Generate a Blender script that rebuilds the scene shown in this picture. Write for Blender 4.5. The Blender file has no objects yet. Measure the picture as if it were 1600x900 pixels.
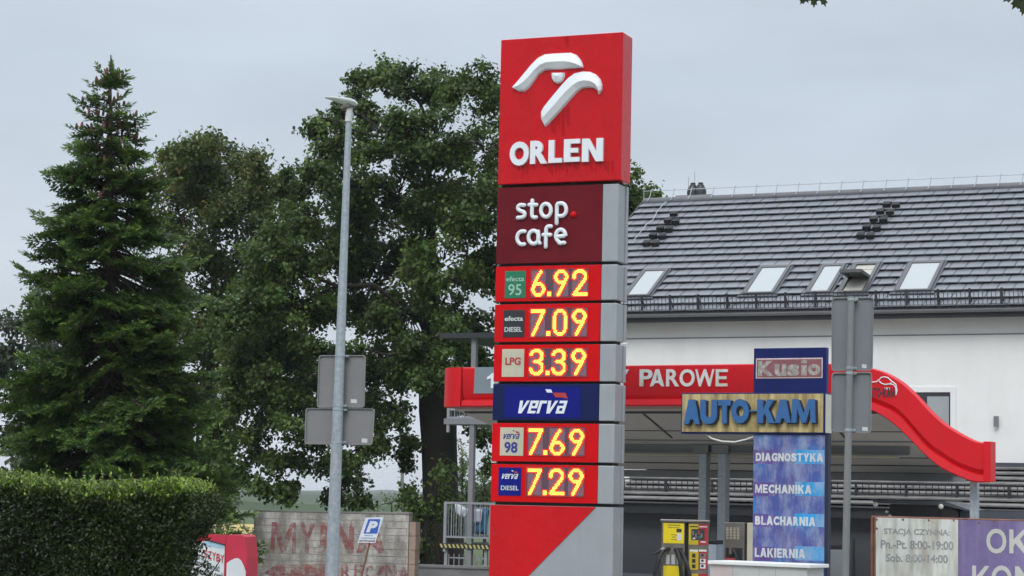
import bpy, bmesh, math, random
import numpy as np
from mathutils import Vector, Matrix

scene = bpy.context.scene
COL = scene.collection
R = math.radians

# ------------------------------------------------------------------ camera
F_PX, ROLL, PITCH, CAM_Z = 3300.0, 0.022, math.atan(330 / 3300.0), 2.6
cam_data = bpy.data.cameras.new('camera')
cam_data.sensor_width = 36.0
cam_data.lens = F_PX / 1600 * 36.0
cam_data.clip_start, cam_data.clip_end = 0.1, 20000
camera = bpy.data.objects.new('camera', cam_data)
COL.objects.link(camera)
CAM_ROT = Matrix.Rotation(R(90) + PITCH, 3, 'X') @ Matrix.Rotation(ROLL, 3, 'Z')
CAM_POS = Vector((0, 0, CAM_Z))
camera.matrix_world = Matrix.Translation(CAM_POS) @ CAM_ROT.to_4x4()
scene.camera = camera

# ------------------------------------------------------------------ sky and sun (overcast)
SUN_EL, SUN_AZ = 44.0, 196.0
world = bpy.data.worlds.new('World')
scene.world = world
world.use_nodes = True
nt = world.node_tree
nt.nodes.clear()
wout = nt.nodes.new('ShaderNodeOutputWorld')
bg = nt.nodes.new('ShaderNodeBackground')
bg.inputs['Strength'].default_value = 0.1
sky = nt.nodes.new('ShaderNodeTexSky')
sky.sky_type = 'NISHITA'
sky.sun_disc = False
sky.sun_elevation = R(SUN_EL)
sky.sun_rotation = R(SUN_AZ)
tc = nt.nodes.new('ShaderNodeTexCoord')
sep = nt.nodes.new('ShaderNodeSeparateXYZ')
nt.links.new(tc.outputs['Generated'], sep.inputs[0])
ramp = nt.nodes.new('ShaderNodeValToRGB')          # cloud deck brightness by elevation
ramp.color_ramp.elements[0].position = 0.0
ramp.color_ramp.elements[0].color = (0.252, 0.272, 0.297, 1)
ramp.color_ramp.elements[1].position = 1.0
ramp.color_ramp.elements[1].color = (0.68, 0.72, 0.77, 1)
for p, c in ((0.09, (0.226, 0.250, 0.278, 1)), (0.2, (0.204, 0.231, 0.262, 1)), (0.45, (0.36, 0.39, 0.43, 1))):
    e = ramp.color_ramp.elements.new(p)
    e.color = c
nt.links.new(sep.outputs['Z'], ramp.inputs[0])
mp = nt.nodes.new('ShaderNodeMapping')
mp.inputs['Scale'].default_value = (2.6, 2.6, 9.0)
mp.inputs['Location'].default_value = (0.7, 0.3, 0.15)
nt.links.new(tc.outputs['Generated'], mp.inputs[0])
nz = nt.nodes.new('ShaderNodeTexNoise')
nz.inputs['Scale'].default_value = 1.7
nz.inputs['Detail'].default_value = 5
nz.inputs['Roughness'].default_value = 0.5
nt.links.new(mp.outputs[0], nz.inputs['Vector'])
mr = nt.nodes.new('ShaderNodeMapRange')
mr.inputs['From Min'].default_value = 0.3
mr.inputs['From Max'].default_value = 0.7
mr.inputs['To Min'].default_value = 0.90 * 28
mr.inputs['To Max'].default_value = 1.10 * 28
nt.links.new(nz.outputs['Fac'], mr.inputs['Value'])
vm = nt.nodes.new('ShaderNodeVectorMath')
vm.operation = 'SCALE'
nt.links.new(ramp.outputs['Color'], vm.inputs[0])
nt.links.new(mr.outputs['Result'], vm.inputs['Scale'])
mx = nt.nodes.new('ShaderNodeMix')
mx.data_type = 'RGBA'
mx.inputs['Factor'].default_value = 0.93
nt.links.new(sky.outputs['Color'], mx.inputs['A'])
nt.links.new(vm.outputs['Vector'], mx.inputs['B'])
nt.links.new(mx.outputs['Result'], bg.inputs['Color'])
nt.links.new(bg.outputs[0], wout.inputs[0])

sun_data = bpy.data.lights.new('sun', 'SUN')
sun_data.energy = 1.4
sun_data.angle = R(25)
sun_data.color = (1.0, 0.97, 0.93)
sun = bpy.data.objects.new('sun', sun_data)
COL.objects.link(sun)
sd = Vector((math.sin(R(SUN_AZ)) * math.cos(R(SUN_EL)), math.cos(R(SUN_AZ)) * math.cos(R(SUN_EL)), math.sin(R(SUN_EL))))
sun.rotation_euler = sd.to_track_quat('Z', 'Y').to_euler()

scene.view_settings.view_transform = 'Standard'
scene.view_settings.look = 'None'
scene.view_settings.exposure = 0.0
scene.view_settings.gamma = 1.0
scene.view_settings.use_curve_mapping = False
scene.render.engine = 'CYCLES'
scene.cycles.max_bounces = 6
scene.cycles.transparent_max_bounces = 8
scene.cycles.use_denoising = True

# ------------------------------------------------------------------ helpers
def ray(u, v):
    return CAM_ROT @ Vector(((u - 800) / F_PX, (450 - v) / F_PX, -1.0))

def W(u, v, Y):
    d = ray(u, v)
    return CAM_POS + d * (Y / d.y)

class Pl:
    """a plane: x along it, z up it, o outwards"""
    def __init__(self, O, ex, ez):
        self.O, self.ex, self.ez = Vector(O), Vector(ex).normalized(), Vector(ez).normalized()
        self.n = self.ex.cross(self.ez)
    def w(self, x, o, z):
        return self.O + self.ex * x + self.n * o + self.ez * z
    def px(self, u, v, o=0.0):
        d = ray(u, v)
        t = (self.O + self.n * o - CAM_POS).dot(self.n) / d.dot(self.n)
        q = CAM_POS + d * t - self.O
        return q.dot(self.ex), q.dot(self.ez)
    def shift(self, o):
        return Pl(self.O + self.n * o, self.ex, self.ez)

def facade(u, v, Y, deg):
    """upright plane through that point, z measured from the ground"""
    p = W(u, v, Y)
    a = R(deg)
    return Pl((p.x, p.y, 0), (math.cos(a), -math.sin(a), 0), (0, 0, 1))

class MB:
    def __init__(self):
        self.v, self.f = [], []
    def add(self, vs, fs):
        n = len(self.v)
        self.v += [tuple(p) for p in vs]
        self.f += [tuple(i + n for i in f) for f in fs]
        return self
    def box(self, pl, x0, x1, o0, o1, z0, z1):
        vs = [pl.w(x, o, z) for z in (z0, z1) for o in (o0, o1) for x in (x0, x1)]
        return self.add(vs, [(0, 1, 3, 2), (4, 6, 7, 5), (0, 4, 5, 1), (2, 3, 7, 6), (0, 2, 6, 4), (1, 5, 7, 3)])
    def prism(self, pl, poly, o0, o1):
        n = len(poly)
        vs = [pl.w(x, o0, z) for x, z in poly] + [pl.w(x, o1, z) for x, z in poly]
        fs = [tuple(range(n)), tuple(range(2 * n - 1, n - 1, -1))]
        fs += [(i, n + i, n + (i + 1) % n, (i + 1) % n) for i in range(n)]
        return self.add(vs, fs)
    def quad(self, pl, pts, o=0.0):
        return self.add([pl.w(x, o, z) for x, z in pts], [tuple(range(len(pts)))])
    def tube(self, pts, rad, n=8, cap=True):
        pts = [Vector(p) for p in pts]
        rads = rad if isinstance(rad, (list, tuple)) else [rad] * len(pts)
        vs, fs = [], []
        prev = None
        for i, p in enumerate(pts):
            d = (pts[min(i + 1, len(pts) - 1)] - pts[max(i - 1, 0)]).normalized()
            if prev is None:
                prev = d.orthogonal().normalized()
            a = (prev - d * prev.dot(d))
            a = a.normalized() if a.length > 1e-6 else d.orthogonal().normalized()
            prev = a
            b = d.cross(a)
            for k in range(n):
                t = 2 * math.pi * k / n
                vs.append(p + (a * math.cos(t) + b * math.sin(t)) * rads[i])
        for i in range(len(pts) - 1):
            for k in range(n):
                fs.append((i * n + k, i * n + (k + 1) % n, (i + 1) * n + (k + 1) % n, (i + 1) * n + k))
        if cap:
            fs.append(tuple(range(n - 1, -1, -1)))
            fs.append(tuple((len(pts) - 1) * n + k for k in range(n)))
        return self.add(vs, fs)
    def lathe(self, O, prof, n=16):
        """prof: (radius, height) from O upwards"""
        O = Vector(O)
        vs, fs = [], []
        for r, h in prof:
            for k in range(n):
                t = 2 * math.pi * k / n
                vs.append(O + Vector((r * math.cos(t), r * math.sin(t), h)))
        for i in range(len(prof) - 1):
            for k in range(n):
                fs.append((i * n + k, i * n + (k + 1) % n, (i + 1) * n + (k + 1) % n, (i + 1) * n + k))
        fs.append(tuple(range(n - 1, -1, -1)))
        fs.append(tuple((len(prof) - 1) * n + k for k in range(n)))
        return self.add(vs, fs)
    def build(self, name, mat, parent=None, bevel=0.0, smooth=False, label=None, normals=True):
        inv = root_matrix(parent).inverted() if parent else Matrix.Identity(4)
        me = bpy.data.meshes.new(name)
        me.from_pydata([inv @ Vector(p) for p in self.v], [], self.f)
        if normals:
            bm = bmesh.new()
            bm.from_mesh(me)
            bmesh.ops.recalc_face_normals(bm, faces=bm.faces)
            bm.to_mesh(me)
            bm.free()
        me.materials.append(mat)
        if smooth:
            me.polygons.foreach_set('use_smooth', [True] * len(me.polygons))
            try:
                me.set_sharp_from_angle(angle=R(40))
            except Exception:
                pass
        ob = bpy.data.objects.new(name, me)
        COL.objects.link(ob)
        if parent:
            ob.parent = parent
        if bevel:
            m = ob.modifiers.new('bevel', 'BEVEL')
            m.width, m.segments, m.limit_method, m.angle_limit = bevel, 2, 'ANGLE', R(40)
        if label:
            ob['label'] = label
        return ob

ROOTM = {}
def root_matrix(o):
    while o.parent:
        o = o.parent
    return ROOTM.get(o.name, Matrix.Identity(4))

def tag(o, label=None, cat=None, group=None, kind=None):
    for k, val in (('label', label), ('category', cat), ('group', group), ('kind', kind)):
        if val:
            o[k] = val
    return o

def thing(name, label, cat, loc, deg=0.0, group=None):
    o = bpy.data.objects.new(name, None)
    o.empty_display_size = 0.3
    COL.objects.link(o)
    o.location = Vector(loc)
    o.rotation_euler = (0, 0, -R(deg))
    ROOTM[o.name] = Matrix.Translation(Vector(loc)) @ Matrix.Rotation(-R(deg), 4, 'Z')
    return tag(o, label, cat, group)

# ---- writing: the built-in font turned into meshes, fitted into a box on a plane
def text(txt, pl, box, o, thick, mat, parent, bold=0.0, shear=0.0, name='lettering', label=None):
    x0, z0, x1, z1 = box
    c = bpy.data.curves.new('glyphs', 'FONT')
    c.body = txt
    c.offset = bold
    c.extrude = 0.02
    c.shear = shear
    c.resolution_u = 4
    tmp = bpy.data.objects.new('glyphs', c)
    COL.objects.link(tmp)
    dg = bpy.context.evaluated_depsgraph_get()
    me = bpy.data.meshes.new_from_object(tmp.evaluated_get(dg))
    bpy.data.objects.remove(tmp)
    bpy.data.curves.remove(c)
    co = np.array([v.co[:] for v in me.vertices])
    lo, hi = co.min(0), co.max(0)
    s = (co - lo) / np.maximum(hi - lo, 1e-9)
    inv = root_matrix(parent).inverted() if parent else Matrix.Identity(4)
    for v, q in zip(me.vertices, s):
        v.co = inv @ pl.w(x0 + q[0] * (x1 - x0), o + q[2] * thick, z0 + q[1] * (z1 - z0))
    me.materials.clear()
    me.materials.append(mat)
    me.name = name
    ob = bpy.data.objects.new(name, me)
    COL.objects.link(ob)
    ob.parent = parent
    if label:
        ob['label'] = label
    return ob


def glyph_polys(c, w, h):
    """bold block capitals as polygons in a unit cell (w: stem width, h: bar height)"""
    s = w
    if c == 'A':
        l = [(0, 0), (s * .95, 0), (.30 + s * .32, .19), (.5, .19), (.5, .19 + h * .9), (.30 + s * .62, .19 + h * .9), (.5, .80), (.5, 1), (.5 - s * .62, 1)]
        return [l, [(1 - x, y) for x, y in reversed(l)]]
    if c == 'E':
        return [[(0, 0), (1, 0), (1, h), (s, h), (s, .5 - h / 2), (.90, .5 - h / 2), (.90, .5 + h / 2), (s, .5 + h / 2), (s, 1 - h), (1, 1 - h), (1, 1), (0, 1)]]
    if c == 'L':
        return [[(0, 0), (1, 0), (1, h), (s, h), (s, 1), (0, 1)]]
    if c == 'T':
        return [[(.5 - s / 2, 0), (.5 + s / 2, 0), (.5 + s / 2, 1 - h), (1, 1 - h), (1, 1), (0, 1), (0, 1 - h), (.5 - s / 2, 1 - h)]]
    if c in 'I':
        return [[(0, 0), (1, 0), (1, 1), (0, 1)]]
    if c == '-':
        return [[(0, .34), (1, .34), (1, .34 + h), (0, .34 + h)]]
    if c == 'H':
        return [[(0, 0), (s, 0), (s, .5 - h / 2), (1 - s, .5 - h / 2), (1 - s, 0), (1, 0), (1, 1), (1 - s, 1), (1 - s, .5 + h / 2), (s, .5 + h / 2), (s, 1), (0, 1)]]
    if c == 'N':
        return [[(0, 0), (s * .92, 0), (s * .92, .58), (1 - s * .98, 0), (1, 0), (1, 1), (1 - s * .92, 1), (1 - s * .92, .42), (s * .98, 1), (0, 1)]]
    if c == 'M':
        t = s * .74
        return [[(0, 0), (t, 0), (t + .015, .62), (.5 - t * .42, 0), (.5 + t * .42, 0), (1 - t - .015, .62), (1 - t, 0), (1, 0), (.97, 1), (1 - t * 1.35, 1), (.5, .40), (t * 1.35, 1), (.03, 1)]]
    if c == 'W':
        t = s * .62
        return [[(.20, 0), (.20 + t * 1.1, 0), (.5, .66), (.80 - t * 1.1, 0), (.80, 0), (1, 1), (1 - t, 1), (.80 - t * .42, .36), (.5 + t * .5, 1), (.5 - t * .5, 1), (.20 + t * .42, .36), (t, 1), (0, 1)]]
    if c == 'K':
        return [[(0, 0), (s, 0), (s, .30), (s + .10, .42), (1 - s * 1.12, 0), (1, 0), (.40 + s * .72, .60), (.97, 1), (.97 - s * 1.15, 1), (s, .58), (s, 1), (0, 1)]]
    if c == 'Y':
        return [[(.5 - s / 2, 0), (.5 + s / 2, 0), (.5 + s / 2, .42), (1, 1), (1 - s * 1.08, 1), (.5, .62), (s * 1.08, 1), (0, 1), (.5 - s / 2, .42)]]
    if c == 'Z':
        return [[(0, 0), (1, 0), (1, h), (.40 + s * .3, h), (1, 1 - h), (1, 1), (.04, 1), (.04, 1 - h), (.60 - s * .3, 1 - h), (0, h)]]
    if c == '1':
        return [[(.55, 0), (1, 0), (1, 1), (.70, 1), (.35, .84), (0, .74), (0, .56), (.55, .66)]]
    return None
GW = {'I': .34, 'M': 1.12, 'W': 1.3, 'A': 1.0, 'O': .98, 'G': .95, 'C': .92, 'D': .9, '-': .45, ' ': .4, 'L': .74, 'E': .76, 'T': .84, 'N': .9, 'K': .95, 'Y': .95}
def heavy(txt, pl, box, o, thick, mat, parent, w=.30, h=.20, gap=.10, shear=0.0, name='lettering', bold=.05, worn=None):
    x0, z0, x1, z1 = box
    ws = [GW.get(c, .86) for c in txt]
    tot = sum(ws) + gap * (len(txt) - 1)
    k = (x1 - x0) / tot
    x = x0
    mb = MB()
    rest = []
    for c, wd in zip(txt, ws):
        b = (x, z0, x + wd * k, z1)
        P = glyph_polys(c, w * (.86 / wd if c not in 'I-1' else 1), h)
        if P:
            for q in P:
                mb.prism(pl, [(b[0] + px_ * (b[2] - b[0]) + shear * py_ * (z1 - z0), z0 + py_ * (z1 - z0)) for px_, py_ in q], o, o + thick)
        elif c != ' ':
            rest.append((c, b))
        x += (wd + gap) * k
    rm = root_matrix(parent) if parent else Matrix.Identity(4)
    for c, b in rest:
        t_ = text(c, pl, b, o, thick, mat, parent, bold=bold, name=name)
        me = t_.data
        mb.add([rm @ v.co for v in me.vertices], [tuple(p.vertices) for p in me.polygons])
        bpy.data.objects.remove(t_)
        bpy.data.meshes.remove(me)
    return mb.build(name, mat, parent)

def slab_word(pl, box, o, thick, mat, parent, shear=.30, name='lettering'):
    """the squared slanted word made of v e r v a"""
    x0, z0, x1, z1 = box
    t = .27
    G = {'v': (1.0, [[(0, 1), (.30, 1), (.42, .34), (.70, 1), (1.0, 1), (.52, 0), (.18, 0)]]),
         'e': (.85, [[(0, 0), (t, 0), (t, 1), (0, 1)], [(t, 0), (.80, 0), (.80, .20), (t, .20)], [(t, .80), (.85, .80), (.85, 1), (t, 1)], [(.85 - t, .40), (.85, .40), (.85, .80), (.85 - t, .80)], [(t, .40), (.85 - t, .40), (.85 - t, .58), (t, .58)]]),
         'r': (.72, [[(0, 0), (t, 0), (t, 1), (0, 1)], [(t, .78), (.72, .78), (.72, 1), (t, 1)]]),
         'a': (.85, [[(.85 - t, 0), (.85, 0), (.85, 1), (.85 - t, 1)], [(.08, .80), (.85 - t, .80), (.85 - t, 1), (.08, 1)], [(0, 0), (t, 0), (t, .60), (0, .60)], [(t, 0), (.85 - t, 0), (.85 - t, .20), (t, .20)], [(t, .42), (.85 - t, .42), (.85 - t, .60), (t, .60)]])}
    tot = sum(G[c][0] for c in 'verva') + .10 * 4
    H = z1 - z0
    k = (x1 - x0 - shear * H) / tot
    mb, x = MB(), x0
    for c in 'verva':
        wd, P = G[c]
        for q in P:
            mb.prism(pl, [(x + a * k + shear * H * b, z0 + b * H) for a, b in q], o, o + thick)
        x += (wd + .10) * k
    return mb.build(name, mat, parent)

def pbox(pl, u0, v0, u1, v1, o=0.0):
    """box on a plane from a pixel's corner: left x and top, right x and bottom (z taken half way)"""
    um = (u0 + u1) / 2
    return (pl.px(u0, (v0 + v1) / 2, o)[0], pl.px(um, v1, o)[1], pl.px(u1, (v0 + v1) / 2, o)[0], pl.px(um, v0, o)[1])

# ------------------------------------------------------------------ materials
MATS = {}
def mat(name, col, rough=0.55, metal=0.0, var=0.1, scale=3.0, streak=0.0, dirt=(0.06, 0.05, 0.04), bump=0.0, bscale=60,
        emit=None, estr=0.0, coat=0.0, smap=(9, 9, 0.6), slo=0.5, shi=0.72, alpha=1.0, fade=None, spec=0.5):
    if name in MATS:
        return MATS[name]
    m = bpy.data.materials.new(name)
    m.use_nodes = True
    t = m.node_tree
    b = t.nodes['Principled BSDF']
    b.inputs['Roughness'].default_value = rough
    b.inputs['Metallic'].default_value = metal
    b.inputs['Coat Weight'].default_value = coat
    b.inputs['Specular IOR Level'].default_value = spec
    tc = t.nodes.new('ShaderNodeTexCoord')
    n1 = t.nodes.new('ShaderNodeTexNoise')
    n1.inputs['Scale'].default_value = scale
    n1.inputs['Detail'].default_value = 6
    n1.inputs['Roughness'].default_value = 0.65
    t.links.new(tc.outputs['Object'], n1.inputs['Vector'])
    r1 = t.nodes.new('ShaderNodeMapRange')
    r1.inputs['From Min'].default_value, r1.inputs['From Max'].default_value = 0.3, 0.7
    r1.inputs['To Min'].default_value, r1.inputs['To Max'].default_value = 1 - var, 1 + var
    t.links.new(n1.outputs['Fac'], r1.inputs['Value'])
    sc = t.nodes.new('ShaderNodeVectorMath')
    sc.operation = 'SCALE'
    sc.inputs[0].default_value = col
    t.links.new(r1.outputs['Result'], sc.inputs['Scale'])
    src = sc.outputs['Vector']
    if streak:
        mp = t.nodes.new('ShaderNodeMapping')
        mp.inputs['Scale'].default_value = smap
        t.links.new(tc.outputs['Object'], mp.inputs[0])
        n2 = t.nodes.new('ShaderNodeTexNoise')
        n2.inputs['Scale'].default_value = 1.0
        n2.inputs['Detail'].default_value = 7
        n2.inputs['Roughness'].default_value = 0.6
        t.links.new(mp.outputs[0], n2.inputs['Vector'])
        r2 = t.nodes.new('ShaderNodeMapRange')
        r2.inputs['From Min'].default_value, r2.inputs['From Max'].default_value = slo, shi
        r2.inputs['To Min'].default_value, r2.inputs['To Max'].default_value = 0, streak
        t.links.new(n2.outputs['Fac'], r2.inputs['Value'])
        mx = t.nodes.new('ShaderNodeMix')
        mx.data_type = 'RGBA'
        mx.inputs['B'].default_value = (*dirt, 1)
        t.links.new(r2.outputs['Result'], mx.inputs['Factor'])
        t.links.new(src, mx.inputs['A'])
        src = mx.outputs['Result']
    t.links.new(src, b.inputs['Base Color'])
    rr = t.nodes.new('ShaderNodeMapRange')
    rr.inputs['To Min'].default_value, rr.inputs['To Max'].default_value = max(0.02, rough - 0.1), min(1, rough + 0.1)
    t.links.new(n1.outputs['Fac'], rr.inputs['Value'])
    t.links.new(rr.outputs['Result'], b.inputs['Roughness'])
    if bump:
        n3 = t.nodes.new('ShaderNodeTexNoise')
        n3.inputs['Scale'].default_value = bscale
        n3.inputs['Detail'].default_value = 4
        t.links.new(tc.outputs['Object'], n3.inputs['Vector'])
        bp = t.nodes.new('ShaderNodeBump')
        bp.inputs['Strength'].default_value = bump
        bp.inputs['Distance'].default_value = 0.02
        t.links.new(n3.outputs['Fac'], bp.inputs['Height'])
        t.links.new(bp.outputs[0], b.inputs['Normal'])
    if emit:
        b.inputs['Emission Color'].default_value = (*emit, 1)
        b.inputs['Emission Strength'].default_value = estr
    if fade:                      # worn paint: holes where the wear noise is high
        n4 = t.nodes.new('ShaderNodeTexNoise')
        n4.inputs['Scale'].default_value = fade[0]
        n4.inputs['Detail'].default_value = 8
        n4.inputs['Roughness'].default_value = 0.75
        t.links.new(tc.outputs['Object'], n4.inputs['Vector'])
        r4 = t.nodes.new('ShaderNodeMapRange')
        r4.inputs['From Min'].default_value, r4.inputs['From Max'].default_value = fade[1], fade[2]
        r4.inputs['To Min'].default_value, r4.inputs['To Max'].default_value = fade[3], fade[4]
        t.links.new(n4.outputs['Fac'], r4.inputs['Value'])
        t.links.new(r4.outputs['Result'], b.inputs['Alpha'])
    MATS[name] = m
    return m

def leaf_mat(name, dark, light, trans=0.3, rough=0.5, third=None):
    m = bpy.data.materials.new(name)
    m.use_nodes = True
    t = m.node_tree
    b = t.nodes['Principled BSDF']
    b.inputs['Roughness'].default_value = rough
    b.inputs['Specular IOR Level'].default_value = 0.35
    at = t.nodes.new('ShaderNodeAttribute')
    at.attribute_name = 'tint'
    cr = t.nodes.new('ShaderNodeValToRGB')
    cr.color_ramp.elements[0].color = (*dark, 1)
    cr.color_ramp.elements[1].color = (*light, 1)
    if third:
        cr.color_ramp.elements[1].position = 0.7
        e = cr.color_ramp.elements.new(1.0)
        e.color = (*third, 1)
    t.links.new(at.outputs['Fac'], cr.inputs[0])
    t.links.new(cr.outputs['Color'], b.inputs['Base Color'])
    tr = t.nodes.new('ShaderNodeBsdfTranslucent')
    hs = t.nodes.new('ShaderNodeHueSaturation')
    hs.inputs['Hue'].default_value = 0.48
    hs.inputs['Value'].default_value = 1.6
    t.links.new(cr.outputs['Color'], hs.inputs['Color'])
    t.links.new(hs.outputs[0], tr.inputs['Color'])
    ms = t.nodes.new('ShaderNodeMixShader')
    ms.inputs[0].default_value = trans
    t.links.new(b.outputs[0], ms.inputs[1])
    t.links.new(tr.outputs[0], ms.inputs[2])
    t.links.new(ms.outputs[0], t.nodes['Material Output'].inputs['Surface'])
    return m

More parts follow.
